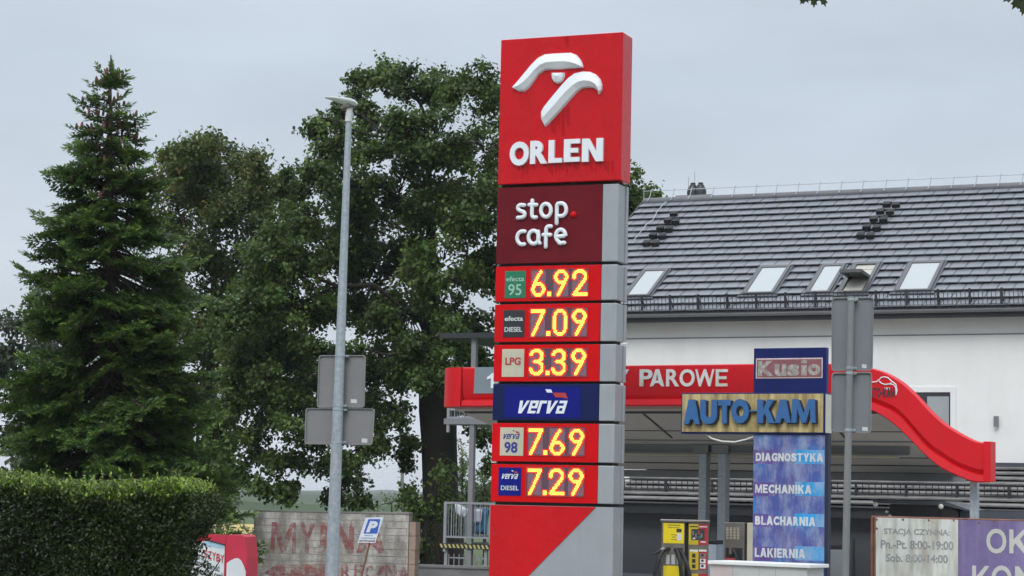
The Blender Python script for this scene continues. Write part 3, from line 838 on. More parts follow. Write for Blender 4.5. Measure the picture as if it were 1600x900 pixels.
price(725, 783.5, (779, 730.5, 814.5, 774.5), M['blue'], (823, 731, 912.5, 775),
      [dg('7', z5, 290, 640, 388, 826), dg('.', z5, 398, 794, 424, 826), dg('2', z5, 440, 640, 550, 826), dg('9', z5, 576, 641, 684, 830)],
      [(lambda bx, m, p: slab_word(PY, pbox(PY, *z5(106, 677), *z5(226, 712)), .008, .003, M['pale'], p), None, None, 0, 0), ('DIESEL', (*z5(104, 760), *z5(228, 792)), M['pale'], .005, 0),
       (fl(z5, 0), [([(178, 652), (188, 652), (192, 660), (182, 660)], M['pale']), ([(194, 659), (218, 660), (224, 674), (200, 670)], M['redprint'])], None, 0, 0)])
# foot: grey with a red triangle field
fz1 = zl(788.5)
MB().box(PY, xl, xf, -D + .02, -0.012, 0.0, fz1).build('foot_casing', M['silver'], pyl, bevel=.006)
p0, p1 = PY.px(932, 791), PY.px(827, 898)
slope = (p1[0] - p0[0]) / (p1[1] - p0[1])
zt = fz1 - .003
MB().prism(PY, [(xl + .001, .02), (xl + .03, .02), (xl + .03, p0[1] - (p0[0] - xl - .03) / slope), (p0[0] + (zt - p0[1]) * slope, zt), (xl + .001, zt)], -0.011, 0.0).build('foot_red_field', M['red'], pyl)
MB().box(PY, xf - 0.03, xf + 0.022, -D - 0.02, -D + 0.019, 0, fz1).build('corner_strip', M['silver'], pyl, bevel=0.006)
MB().box(PY, xl - .25, xf + .25, -D - .25, .25, 0, .02).build('concrete_footing', M['lowwall'], pyl)
# white clips showing in the gaps
for u, v, w_ in ((772, 597.2, 8), (768, 721.7, 8), (972.5, 536.5, 6)):
    x, z = PY.px(u, v, -.02)
    MB().box(PY, x, x + w_ / 110, -.1, -.02, z - .012, z + .012).build('gap_clip', M['white'], pyl)
# ------------------------------------------------------------------ main building
A_B = 25
EV = facade(1300, 486, 42.0, A_B)                 # upright plane through the eave
bld = thing('white_building', 'long white rendered building with grey tiled roof, skylights and snow guards', 'building', EV.w(0, -3, 0), A_B)
PHI = R(31)
ze = EV.px(1300, 484)[1]
exb = EV.ex
up = (-EV.n) * math.cos(PHI) + Vector((0, 0, 1)) * math.sin(PHI)
RF = Pl(EV.w(0, 0, ze), exb, up)                  # roof plane: z runs up the slope
SR = RF.px(1300, 305)[1]
XL = RF.px(1005, 319)[0]
XR = RF.px(1600, 300)[0] + 3.5
WALL_O = -0.45
# walls (front, back, gables as one shell)
run = SR * math.cos(PHI)
zr = ze + SR * math.sin(PHI)
w = MB()
gx0, gx1 = XL + .25, XR - .25
yb = WALL_O - 2 * (run + WALL_O) + .0
zt = ze + (-WALL_O) * math.tan(PHI) - .16
w.box(EV, gx0, gx1, yb, WALL_O, 0, zt)
zg = ze + (run) * math.tan(PHI) - .25
w.add([EV.w(gx0, WALL_O, zt + .002), EV.w(gx0, yb, zt + .002), EV.w(gx0, -run, zg)], [(0, 1, 2)])
w.add([EV.w(gx1, WALL_O, zt + .002), EV.w(gx1, yb, zt + .002), EV.w(gx1, -run, zg)], [(0, 1, 2)])
wall = w.build('wall', M['wall'], bld)
# groove line and soffit
zg0 = EV.px(1170, 527, WALL_O)[1]
MB().box(EV, gx0 - .01, gx1 + .01, WALL_O, WALL_O + .012, zg0 - .012, zg0 + .012).build('wall_groove', M['zinc'], bld)
MB().box(EV, XL + .05, XR - .05, WALL_O + .002, -.02, ze - .16, ze - .12).build('soffit', M['dark'], bld)
MB().box(EV, XL, XR, -.02, .01, ze - .2, ze + .005).build('fascia_board', M['dark'], bld)

def tiled(pl, x0, x1, z0, z1, gauge, tw, m, name, parent, rise=.05, seed=1, gap=.016, shift=0.0, tilt=.004, th=.016):
    rnd = random.Random(seed)
    mb = MB()
    n = max(1, round((z1 - z0) / gauge))
    g = (z1 - z0) / n
    for r_ in range(n):
        za, zb = z0 + r_ * g, z0 + (r_ + 1) * g + .05
        x = x0 - (tw * .5 if r_ % 2 else 0) + shift * r_
        while x < x1:
            a, b = max(x + gap * .5, x0), min(x + tw - gap * .5, x1)
            if b - a > .03:
                l0, l1 = rnd.uniform(-tilt, tilt), rnd.uniform(-tilt, tilt)
                vs = [pl.w(a, rise + l0 - th, za), pl.w(b, rise + l1 - th, za), pl.w(b, rise + l1, za), pl.w(a, rise + l0, za), pl.w(b, .006, zb), pl.w(a, .006, zb), pl.w(b, rise - th, za + .05), pl.w(a, rise - th, za + .05)]
                mb.add(vs, [(0, 1, 2, 3), (3, 2, 4, 5), (1, 6, 4, 2), (0, 3, 5, 7), (0, 7, 6, 1), (7, 5, 4, 6)])
            x += tw
    return mb.build(name, m, parent, normals=False)
MB().box(RF, XL, XR, -.12, -.004, 0, SR).build('roof_deck', M['dark'], bld)
roof = tiled(RF, XL, XR, -.03, SR - .02, .345, .33, M['tile'], 'roof', bld, rise=.072, th=.020)
up2 = EV.n * math.cos(PHI) + Vector((0, 0, 1)) * math.sin(PHI)
RB = Pl(EV.w(0, -2 * run, ze), -exb, (EV.n * math.cos(PHI) + Vector((0, 0, 1)) * math.sin(PHI)))
MB().box(RB, -XR, -XL, -.12, .02, 0, SR).build('rear_roof', M['tile'], bld)
# verge boards
MB().box(RF, XL - .03, XL - .002, -.2, .06, 0, SR).build('verge_board', M['dark'], bld)
MB().tube([EV.w(XL, -run, zr + .015), EV.w(XR, -run, zr + .015)], .1, 12).build('ridge', M['ridge'], bld, smooth=True)
# gutter
gz = EV.px(1300, 489, .06)[1]
g_ = MB()
prof = [(math.cos(R(a)), math.sin(R(a))) for a in range(180, 361, 20)]
for k, xx in enumerate((XL - .02, XR + .02)):
    pass
vs = []
for xx in (XL - .02, XR + .02):
    for c, s in prof:
        vs.append(EV.w(xx, .075 + .07 * c, gz + .035 + .07 * s))
npf = len(prof)
fs = [(i, i + 1, npf + i + 1, npf + i) for i in range(npf - 1)] + [tuple(range(npf)), tuple(range(2 * npf - 1, npf - 1, -1))]
g_.add(vs, fs).build('gutter', M['zinc'], bld, smooth=True)

# skylights
def skylight(corners, opened=False):
    """corners in pixels: top-left, top-right, bottom-left, bottom-right of the pane"""
    (a, b, c, d) = [RF.px(*p, .09) for p in corners]
    x0, x1 = (a[0] + c[0]) / 2, (b[0] + d[0]) / 2
    z0, z1_ = (c[1] + d[1]) / 2, (a[1] + b[1]) / 2
    fw = .075
    fr = MB()
    for q in ((x0 - fw, x1 + fw, z1_, z1_ + .11), (x0 - fw, x1 + fw, z0 - .06, z0), (x0 - fw, x0, z0, z1_), (x1, x1 + fw, z0, z1_)):
        fr.box(RF, q[0], q[1], -.0, .105, q[2], q[3])
    s = fr.build('skylight', M['frame'], bld, bevel=.008)
    fl_ = MB()
    fl_.box(RF, x0 - .16, x1 + .16, .0, .072, z0 - .16, z0 - .062)
    fl_.box(RF, x0 - .12, x0 - fw - .002, .0, .078, z0 - .06, z1_ + .1)
    fl_.box(RF, x1 + fw + .002, x1 + .12, .0, .078, z0 - .06, z1_ + .1)
    fl_.build('flashing', M['flash'], s)
    if not opened:
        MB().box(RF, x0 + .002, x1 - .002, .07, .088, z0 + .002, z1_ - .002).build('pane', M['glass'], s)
        return
    MB().box(RF, x0 + .002, x1 - .002, .066, .07, z0 + .002, z1_ - .002).build('reveal_lining', M['framel'], s)
    zm = (z0 + z1_) / 2
    t = R(-36)
    hu = RF.ez * math.cos(t) - RF.n * math.sin(t) * -1
    hu = (RF.ez * math.cos(R(36)) - RF.n * math.sin(R(36))).normalized()
    SP = Pl(RF.w(0, .10, zm), RF.ex, hu)
    hl = (z1_ - z0) / 2
    sf = MB()
    for q in ((x0 - .02, x1 + .02, hl - .06, hl), (x0 - .02, x1 + .02, -hl - .02, -hl + .05), (x0 - .02, x0 + .05, -hl + .05, hl - .06), (x1 - .05, x1 + .02, -hl + .05, hl - .06)):
        sf.box(SP, q[0], q[1], -.03, .035, q[2], q[3])
    sf.build('open_sash', M['frame'], s)
    MB().box(SP, x0 + .05, x1 - .05, -.01, .012, -hl + .05, hl - .06).build('pane', M['dullglass'], s)
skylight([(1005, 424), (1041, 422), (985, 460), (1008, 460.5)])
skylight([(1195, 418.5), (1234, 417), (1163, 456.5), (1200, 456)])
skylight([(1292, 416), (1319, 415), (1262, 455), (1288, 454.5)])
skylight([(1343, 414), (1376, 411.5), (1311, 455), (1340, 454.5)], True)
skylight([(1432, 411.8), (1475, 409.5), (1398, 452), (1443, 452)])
# roof steps (two flights of ten hooks)
def step(u, v):
    x, z = RF.px(u, v, .06)
    mb = MB()
    mb.box(RF, x - .085, x + .085, .125, .145, z - .06, z + .05)
    mb.box(RF, x - .07, x - .045, .05, .124, z - .10, z + .02)
    mb.box(RF, x + .045, x + .07, .05, .124, z - .10, z + .02)
    mb.box(RF, x - .085, x + .085, .06, .145, z - .10, z - .062)
    mb.box(RF, x - .05, x + .05, .02, .075, z - .115, z - .078)
    mb.build('roof_step', M['gap'], bld)
def c1(x, y): return 980 + x / 3.6, 270 + y / 3.6
def c2(x, y): return 1280 + x / 3.6, 270 + y / 3.6
for p in ((268, 238), (235, 275), (278, 280), (193, 318), (240, 322), (152, 358), (202, 362), (115, 402), (163, 403)):
    step(*c1(*p))
for p in ((385, 185), (436, 188), (348, 225), (403, 228), (312, 268), (366, 270), (272, 312), (328, 316), (238, 358), (292, 360)):
    step(*c2(*p))
# snow guard along the eave
def snow_guard(pl, x0, x1, z, h, step_, m, parent, brk, thick=.014, dense=True):
    mb = MB()
    lean = Vector((0, 0, 1))
    base = pl.w(0, .05, z)
    P2 = Pl(base, pl.ex, (lean * .9 + pl.n * .3))
    for hz in (.0, .42, .95) if dense else (.0, .95):
        mb.box(P2, x0, x1, 0, thick, hz * h, hz * h + thick * 1.5)
    x = x0
    while x < x1:
        mb.box(P2, x, x + thick * .8, -.002, thick - .004, .0, h)
        x += step_
    x = x0 + .15
    while x < x1:
        mb.box(P2, x, x + .035, -.02, .03, -.06, h * 1.08)
        mb.tube([P2.w(x + .017, 0, h * .9), P2.w(x + .017, -.22, -.02)], .014, 5)
        x += brk
    return mb.build('snow_guard', m, parent)
zs = RF.px(1300, 479.5, .06)[1]
hs = .30
snow_guard(RF, XL, XR, zs, hs, .085, M['dark'], bld, .62)
# second, low comb row at the very edge
mb = MB()
x = XL
rnd = random.Random(4)
while x < XR:
    mb.box(EV, x, x + .05, .0, .02, ze - .02, ze + rnd.choice((.05, .06, .07)))
    x += .075
mb.build('bird_comb', M['dark'], bld)
# chimney behind the ridge with two black cowls
CH = EV.shift(-run - .55)
cx0, cx1 = CH.px(1061, 305)[0], CH.px(1107, 305)[0]
cz1 = CH.px(1085, 309.5)[1]
ch = MB().box(CH, cx0, cx1, -.5, 0, zr - .8, cz1).build('chimney', M['chim'], bld)
MB().box(CH, cx0 - .06, cx1 + .1, -.57, .07, cz1 + .002, CH.px(1085, 305)[1]).build('chimney_cap', M['chim'], ch)
for u in (1081.5, 1093.5):
    x, z = CH.px(u, 305, -.2)
    z = CH.px(1085, 305)[1] + .002
    MB().lathe(CH.w(x, -.25, z), [(.11, 0), (.135, .02), (.14, .12), (.12, .2), (.085, .25), (.085, .27), (.06, .29), (.06, .33)], 14).build('chimney_cowl', M['dark'], ch, smooth=True)
# lightning conductor on the ridge
mb = MB()
xs = [RF.px(u, 306 - (u - 1300) * .04)[0] for u in (1016, 1052, 1079, 1114, 1147, 1181, 1213, 1247, 1280, 1314, 1348, 1384, 1418, 1453, 1489, 1525, 1562, 1597)]
mb.tube([EV.w(x, -run, zr + .28) for x in [XL] + xs + [XR]], .008, 5)
for x in xs:
    mb.tube([EV.w(x - .03, -run + .12, zr + .03), EV.w(x, -run + .05, zr + .13), EV.w(x + .02, -run, zr + .32)], .011, 5)
for u, v0, v1, o in ((1085.5, 268, 300, -.3), (1006.5, 278, 316, -.3), (1076, 276, 300, -.4)):
    x, z = CH.px(u, v0, o)
    mb.tube([CH.w(x, o, zr - .1), CH.w(x, o, z)], [.012, .007], 5)
# conductor running down the left of the roof
pts = [RF.px(u, v, .1) for u, v in ((1041, 316), (1028, 330), (1021, 344), (1010, 352), (1000, 365), (990, 377))]
mb.tube([RF.w(x, .12, z) for x, z in pts], .009, 5)
mb.build('lightning_conductor', M['wire'], bld)
# window with white surround
wx0, wx1 = EV.px(1398, 650, WALL_O)[0], EV.px(1485.3, 650, WALL_O)[0]
wz1, wz0 = EV.px(1480, 613, WALL_O)[1], EV.px(1480, 716, WALL_O)[1]
WL = EV.shift(WALL_O)
wf = MB()
s_ = EV.px(1494, 650, WALL_O)[0] - wx1
for q in ((wx0 - s_, wx1 + s_, wz1, wz1 + s_), (wx0 - s_, wx0, wz0, wz1), (wx1, wx1 + s_, wz0, wz1)):
    wf.box(WL, q[0], q[1], -.0, .03, q[2], q[3])
win = wf.build('window', M['white'], bld, bevel=.004)
MB().box(WL, wx0, wx1, .002, .008, wz0, wz1).build('window_frame', M['dark'], win)
hx = EV.px(1449, 650, WALL_O)[0]
MB().box(WL, hx, wx1 - .03, .009, .014, wz0, EV.px(1480, 619.5, WALL_O)[1]).build('pane', M['glass'], win)
MB().box(WL, wx0 + .03, EV.px(1440, 650, WALL_O)[0], .009, .014, wz0, EV.px(1430, 622, WALL_O)[1]).build('pane', M['dullglass'], win)
# wall lamp
x, z = EV.px(1558, 658.5, WALL_O)
wl = MB().box(WL, x - .045, x + .045, .05, .12, z - .1, z + .1).box(WL, x - .02, x + .02, .002, .05, z - .04, z + .04).build('wall_lamp', M['zinc'], bld, bevel=.006)
# --- lower front wing with its lean-to roof
LO = 2.5
zle = EV.px(1296, 790.0, LO)[1]
zj = EV.px(1575, 729, WALL_O)[1]
run2 = LO - WALL_O
ph2 = math.atan2(zj - zle, run2)
LR = Pl(EV.w(0, LO, zle), exb, (-EV.n * math.cos(ph2) + Vector((0, 0, 1)) * math.sin(ph2)))
SL = run2 / math.cos(ph2)
LX0, LX1 = EV.px(940, 790, LO)[0], XR + 1.0
MB().box(LR, LX0, LX1, -.12, -.004, 0, SL - .02).build('lean_to_deck', M['dark'], bld)
tiled(LR, LX0, LX1, -.03, SL - .05, .36, .30, M['tile2'], 'lean_to_roof', bld, rise=.08, seed=7, gap=.006, th=.03)
MB().box(EV, LX0, LX1, WALL_O + .002, WALL_O + .16, zj - .04, zj + .07).build('roof_flashing', M['flash'], bld)
snow_guard(LR, LX0, LX1, .62, .22, .12, M['dark'], bld, .95, thick=.018, dense=False)
zg2 = zle - .02
g2 = MB()
vs = []
for xx in (LX0 - .02, LX1 + .02):
    for c, s in prof:
        vs.append(EV.w(xx, LO + .05 + .04 * c, zg2 + .02 + .035 * s))
g2.add(vs, fs).build('gutter', M['zinc'], bld, smooth=True)
MB().box(EV, LX0 + .1, LX1 - .1, WALL_O + .003, LO - .32, 0, zle - .16).build('wing_wall', M['dwall'], bld)
MB().box(EV, LX0, LX1, LO - .318, LO - .02, zle - .20, zle - .13).build('wing_soffit', M['dark'], bld)
MB().box(EV, LX0, LX1, LO - .018, LO + .006, zle - .22, zle - .008).build('fascia_board', M['dark'], bld)
WW = EV.shift(LO - .32)
x0, z1_ = WW.px(1240, 850)
x1, z0 = WW.px(1318, 915)
wn = MB().box(WW, x0, x1, .001, .012, z0 - .3, z1_).build('window', M['dark'], bld)
MB().box(WW, x0 + .05, x1 - .02, .013, .02, z0 - .25, WW.px(1300, 858.5)[1]).build('pane', M['glass'], wn)
x, z = WW.px(1334, 850)
MB().box(WW, x - .015, x + .015, .001, .03, 0, WW.px(1334, 842)[1]).build('downpipe', M['dark'], bld)
x, _ = WW.px(960, 890)
MB().box(WW, LX0 + .1, WW.px(1030, 890)[0], .002, .03, WW.px(1000, 896)[1] - .06, WW.px(1000, 896)[1]).build('wall_ledge', M['zinc'], bld)

# entrance hood over the wing door
HD = facade(1440, 795, 36.2, A_B)
hood = thing('entrance_hood', 'black sloping entrance hood with round white lamps behind the white notice board', 'canopy', HD.w(HD.px(1440, 795)[0], -.6, 0), A_B)
P = lambda u, v: HD.px(u, v)
MB().prism(HD, [P(1362, 780.5), P(1476, 783), P(1516, 797), P(1512, 799), P(1470, 789), P(1366, 786)], -1.2, 0).build('hood_roof', M['flash'], hood, bevel=.004)
MB().prism(HD, [P(1389, 787), P(1470, 789.2), P(1495, 797), P(1495, 809), P(1389, 808)], -1.1, -.05).build('hood_body', M['gap'], hood)
MB().prism(HD, [P(1495.5, 798), P(1640, 800), P(1640, 815), P(1495.5, 812)], -1.1, -.2).build('hood_side_beam', M['flash'], hood)
for u in (1392, 1466):
    x, _ = HD.px(u, 800)
    MB().box(HD, x - .05, x + .05, -1.1, -1.0, 0, HD.px(1440, 808)[1]).build('hood_post', M['dark'], hood)
for u, v in ((1369, 788), (1471, 791.5), (1391, 806), (1386, 799.5)):
    x, z = HD.px(u, v, .02)
    rr = .045 if u in (1369, 1471) else .022
    prof2 = [(rr * math.sin(R(t)), -rr * math.cos(R(t))) for t in (5, 30, 60, 90, 120, 150, 175)]
    MB().lathe(HD.w(x, .06, z), prof2, 14).box(HD, x - .008, x + .008, -.06, .05, z - .006, z + .006).build('round_lamp', M['bulb'], hood, smooth=True)

# ------------------------------------------------------------------ forecourt canopy with wavy red fascia
FC = facade(1175, 600, 33.0, 28)
can = thing('wash_canopy', 'red fronted forecourt canopy sweeping down in a wave at its right end', 'canopy', FC.w(0, -2.5, 0), 28)
top = [(723, 574), (1180, 568.2), (1300, 568), (1335, 570), (1363, 575.5), (1384, 583), (1407, 597), (1429, 617), (1451, 641), (1473, 661), (1495.5, 675.5), (1518, 687), (1533, 691), (1549, 692)]
bot = [(723, 625), (1180, 622.5), (1300, 622.5), (1335, 624), (1363, 629), (1395.5, 642.5), (1412, 656), (1429, 675.5), (1451, 700), (1473, 715.5), (1495.5, 729), (1518, 738), (1533, 741.5), (1549, 742.5)]
lipb = [(723, 634), (1180, 631.7), (1300, 632), (1335, 634), (1363, 640), (1384, 651), (1407, 669), (1429, 691), (1451, 713), (1473, 730), (1495.5, 741), (1518, 750), (1533, 752), (1549, 751.5)]
def dense(l, k=4):
    """smooth the traced edge (Catmull-Rom) into more points"""
    o = []
    for i in range(len(l) - 1):
        p0, p1, p2, p3 = l[max(i - 1, 0)], l[i], l[i + 1], l[min(i + 2, len(l) - 1)]
        for s in range(k):
            t = s / k
            o.append(tuple(.5 * (2 * p1[j] + (p2[j] - p0[j]) * t + (2 * p0[j] - 5 * p1[j] + 4 * p2[j] - p3[j]) * t * t + (3 * p1[j] - p0[j] - 3 * p2[j] + p3[j]) * t ** 3) for j in (0, 1)))
    return o + [l[-1]]
# straight part first, then the smoothed wave
T = [FC.px(*p) for p in [top[0], top[1]] + dense(top[2:])]
B = [FC.px(*p) for p in [bot[0], bot[1]] + dense(bot[2:])]
L = [FC.px(*p) for p in [lipb[0], lipb[1]] + dense(lipb[2:])]
mb = MB()
vs, fs = [], []
for (tx, tz), (bx, bz), (lx, lz) in zip(T, B, L):
    m_ = .16
    vs += [FC.w(tx, -.22, tz), FC.w(tx, -.04, tz), FC.w(tx, 0, tz - .015), FC.w(bx + (tx - bx) * m_, 0, bz + (tz - bz) * m_), FC.w(bx, -.06, bz + .01), FC.w(bx, .03, bz - .012),
           FC.w(lx, .05, lz), FC.w(lx, .03, lz - .02), FC.w(lx, -.22, lz - .01)]
nn = 9
for i in range(len(T) - 1):
    for j in range(nn - 1):
        a_ = i * nn + j
        fs.append((a_, a_ + 1, a_ + nn + 1, a_ + nn))
    fs.append((i * nn + 8, i * nn, (i + 1) * nn, (i + 1) * nn + 8))
fs += [tuple(range(nn)), tuple((len(T) - 1) * nn + j for j in range(nn - 1, -1, -1))]
fas = mb.add(vs, fs).build('fascia', M['cfred'], can, smooth=True)
# end strip at the right
x0, x1 = FC.px(1538, 720)[0], FC.px(1549.6, 720)[0]
MB().box(FC, x0, x1, -.22, .055, FC.px(1545, 752)[1] - .01, FC.px(1545, 691)[1] + .01).build('end_strip', M['cfred'], can, bevel=.006)
# pale metal edge along the top of the wave
# rounded left end
x_, zt_ = FC.px(723, 574)
zb_ = FC.px(723, 634)[1]
rad = FC.px(723, 600)[0] - FC.px(679.5, 600)[0]
sec = [(x_ - .012 - rad * math.sin(R(t)), -.55 * (1 - math.cos(R(t)))) for t in range(0, 91, 10)]
sec += [(x_ - .012 - rad, -1.6), (x_ - .012, -1.6)]
vs = [FC.w(x, o + .045, zb_ - .01) for x, o in sec] + [FC.w(x, o + .03, zt_) for x, o in sec]
n = len(sec)
MB().add(vs, [(i, (i + 1) % n, n + (i + 1) % n, n + i) for i in range(n)] + [tuple(range(n)), tuple(range(2 * n - 1, n - 1, -1))]).build('rounded_end', M['cfred'], can, smooth=True)
# grey panel with white lettering behind the pylon, red field with lettering to the right
gp = [FC.px(742.5, 573.8), FC.px(960, 571.4), FC.px(960, 612.5), FC.px(740.5, 615)]
gpan = MB().prism(FC, gp, .002, .012).build('grey_panel', M['cgrey'], can)
heavy('1', FC, pbox(FC, 762, 583, 773, 606.5), .012, .012, M['letter'], gpan)
text('Y', FC, pbox(FC, 962, 577.5, 983.5, 604.5), .002, .02, M['wornwhite'], fas, bold=.02)
for ch_, u0, u1 in (('P', 1000, 1020), ('A', 1016.5, 1038.5), ('R', 1041.5, 1061.5), ('O', 1062.5, 1086), ('W', 1087, 1116.5), ('E', 1119, 1137.5)):
    heavy(ch_, FC, pbox(FC, u0, 577, u1, 604.2 if ch_ == 'O' else 603.8), .002, .02, M['wornwhite'], fas, w=.22, h=.17, bold=.022)
heavy('AUTO-KAM', FC, pbox(FC, 1354, 606, 1398, 621), .002, .006, M['text'], fas, w=.28, h=.2, bold=.04)
# white outline of a car over the name
def z8(x, y): return (1340 + x / 4.5, 560 + y / 4.5)
mb = MB()
for q in ([(60, 172), (100, 168), (135, 164), (152, 150), (165, 135), (190, 130), (215, 136), (240, 160), (270, 182), (278, 225), (270, 258)],
          [(152, 160), (170, 176), (195, 184), (225, 180), (240, 172)], [(232, 182), (255, 185), (268, 205), (272, 245)]):
    mb.tube([FC.w(FC.px(*z8(*p))[0], .006, FC.px(*z8(*p))[1]) for p in q], .009, 6)
mb.build('car_outline', M['letter'], fas)
x0, z1_ = FC.px(*z8(190, 205)); x1, z0 = FC.px(*z8(228, 218))
MB().box(FC, x0, x1, .002, .006, z0, z1_).build('pale_mark', M['wedge'], fas)
# underside: sheet sloping back, purlins, joints, beam
zf = FC.px(1100, 633.5, -.25)[1]
zbk = FC.px(1200, 731, -5.4)[1]
X0, X1 = FC.px(700, 620)[0], FC.px(1490, 733, -5.4)[0]
kk = (zf - zbk) / 5.15
def zd(o): return zf + (o + .25) * kk
upd = (Vector((FC.n.x, FC.n.y, 0)) + Vector((0, 0, kk))).normalized()
DP = Pl(FC.w(0, -.25, zf), FC.ex, upd)          # z runs towards the front
cosk = 1 / math.sqrt(1 + kk * kk)
deckp = [(X0, 0), (X0, -5.15 / cosk), (X1, -5.15 / cosk), (FC.px(1398, 640)[0], 0)]
MB().prism(DP, deckp, -.03, .06).build('roof_sheet', M['deck'], can)
def under(o, h, wd, m, name, x0=None, x1=None):
    x0 = X0 + .1 if x0 is None else x0
    fx = (o + .25) / -5.15
    xm = FC.px(1398, 640)[0] + (X1 - FC.px(1398, 640)[0]) * fx - .1 if x1 is None else x1
    return MB().box(FC, x0, xm, o - wd / 2, o + wd / 2, zd(o) - .035 - h, zd(o) - .035 + .0).build(name, m, can)
nrm = 1 if DP.n.z < 0 else -1
for o, h, wd, m in ((-.45, .05, .1, 'joint'), (-1.9, .035, .05, 'joint'), (-2.65, .05, .06, 'beam'), (-4.0, .05, .06, 'beam'), (-4.7, .04, .06, 'joint')):
    under(o, h, wd, M[m], 'purlin')
bz1 = FC.px(1097, 695, -3.1)[1]
bz0 = FC.px(1097, 708.5, -3.1)[1]
bx1 = FC.px(1422, 700, -3.1)[0]
MB().box(FC, X0 + .6, bx1, -3.18, -3.02, bz1 - .02, bz1).box(FC, X0 + .6, bx1, -3.115, -3.085, bz0 + .02, bz1 - .02).box(FC, X0 + .6, bx1, -3.18, -3.02, bz0, bz0 + .02).build('main_beam', M['beam'], can)
MB().tube([FC.w(X0 + .8, -3.6, FC.px(1200, 711.5, -3.6)[1]), FC.w(FC.px(1404, 712, -3.6)[0], -3.6, FC.px(1200, 711.5, -3.6)[1])], .03, 8).build('conduit', M['beige'], can, smooth=True)
for (u0, v0), (u1, v1) in (((1002, 637), (1050, 678)), ((1290, 640), (1330, 690)), ((1180, 640), (1225, 690))):
    pa, pb = DP.px(u0, v0, .0), DP.px(u1, v1, .0)
    q0, q1 = DP.w(pa[0], 0, pa[1]), DP.w(pb[0], 0, pb[1])
    s = -DP.n if DP.n.z > 0 else DP.n
    MB().tube([q0 + s * .05, q1 + s * .05], .028, 6).build('sheet_joint', M['joint'], can)
# rear edge beam (grey) and black gap
zr_ = zd(-5.4)
MB().box(FC, X0, X1 + .2, -5.5, -5.42, zr_ - .2, zr_ - .07).build('rear_fascia', M['beam'], can)
MB().box(FC, X0, X1 + .1, -5.41, -5.36, zr_ - .06, zr_ + .02).build('rear_gap', M['gap'], can)
for u0, u1 in ((1091, 1103), (1121, 1133.5)):
    x0, x1 = FC.px(u0, 760, -3.0)[0], FC.px(u1, 760, -3.0)[0]
    MB().box(FC, x0, x1, -3.2, -3.0, 0, bz0 - .003).build('column', M['galv'], can, bevel=.01)
    MB().box(FC, x0 - .1, x1 + .04, -3.22, -2.98, bz0 - .0, bz1 + .0).build('beam_bracket', M['beam'], can)
x0, x1 = FC.px(1515, 780, -.3)[0], FC.px(1527, 780, -.3)[0]
MB().box(FC, x0, x1, -.42, -.3, 0, FC.px(1520, 745, -.3)[1]).build('end_post', M['galv'], can, bevel=.01)

# ------------------------------------------------------------------ blue workshop sign
FA = facade(1233, 640, 25.0, 28)
sg = thing('workshop_sign', 'blue workshop sign tower with yellowed name box and faded vinyl list of services', 'sign', FA.w(FA.px(1233, 640)[0], -.1, 0), 28)
x0, x1 = FA.px(1177.5, 576, -.05)[0], FA.px(1290.8, 576, -.05)[0]
zt1, zb1 = FA.px(1233, 543.5, -.05)[1], FA.px(1233, 611.5, -.05)[1]
ub = MB().box(FA, x0, x1, -.14, -.05, zb1 - .02, zt1).build('upper_panel', M['sblue'], sg, bevel=.006)
b_ = pbox(FA, 1181.5, 559.5, 1285.5, 591, -.05)
MB().box(FA, b_[0], b_[2], -.05, -.043, b_[1], b_[3]).build('plate_border', M['wedge'], ub)
b_ = pbox(FA, 1183, 561.5, 1284, 589.5, -.05)
MB().box(FA, b_[0], b_[2], -.043, -.04, b_[1], b_[3]).build('maroon_plate', M['maroonplate'], ub)
for ch_, u0, v0, u1, v1 in (('K', 1185, 564, 1210, 588), ('u', 1211, 569, 1229.5, 587.8), ('s', 1231, 569.5, 1249.5, 587.5), ('o', 1262.5, 569, 1282, 586.5)):
    text(ch_, FA, pbox(FA, u0, v0, u1, v1, -.05), -.04, .003, M['wornsilver'], ub, bold=.045)
b_ = pbox(FA, 1252.5, 562.5, 1261, 586.8, -.05)
hh = b_[3] - b_[1]
MB().box(FA, b_[0], b_[2], -.04, -.037, b_[1], b_[1] + hh * .66).box(FA, b_[0], b_[2], -.04, -.037, b_[1] + hh * .78, b_[3]).build('lettering', M['wornsilver'], ub)
# wide name box
bx0, bx1 = FA.px(1063.5, 645)[0], FA.px(1288.5, 645)[0]
bz1_, bz0_ = FA.px(1175, 613.4)[1], FA.px(1175, 678)[1]
nb = MB().box(FA, bx0, bx1, -.25, -.012, bz0_, bz1_).build('name_box', M['sblue'], sg, bevel=.008)
e = .012
MB().box(FA, bx0 + .02, bx1 - .02, -.012, 0, bz0_ + .022, bz1_ - .016).build('yellowed_face', M['yellowed'], nb)
MB().box(FA, bx1, bx1 + .006, -.232, -.03, bz0_ + .02, bz1_ - .02).build('pale_side_face', M['palecream'], nb)
zz = [pbox(FA, u0, v0, u1, v1) for u0, v0, u1, v1 in ((1071, 624.5, 1096, 663), (1096.5, 624.8, 1123, 663), (1124.5, 625, 1144, 662), (1145, 623.5, 1172.5, 662), (1173.5, 638, 1184, 646),
      (1185.5, 624.5, 1213, 661.5), (1213.5, 624.5, 1238, 661), (1239, 624, 1277, 661))]
for ch_, q in zip('AUTO-KAM', zz):
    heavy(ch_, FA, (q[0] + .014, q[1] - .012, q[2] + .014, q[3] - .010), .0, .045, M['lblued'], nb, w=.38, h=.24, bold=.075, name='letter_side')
    heavy(ch_, FA, q, .047, .008, M['lblue'], nb, w=.38, h=.24, bold=.075)
# body and vinyl
x0b, x1b = FA.px(1177, 780, -.05)[0], FA.px(1290, 780, -.05)[0]
MB().box(FA, x0b, x1b + .03, -.15, -.052, 0, bz0_ - .004).build('tower_body', M['lblued'], sg)
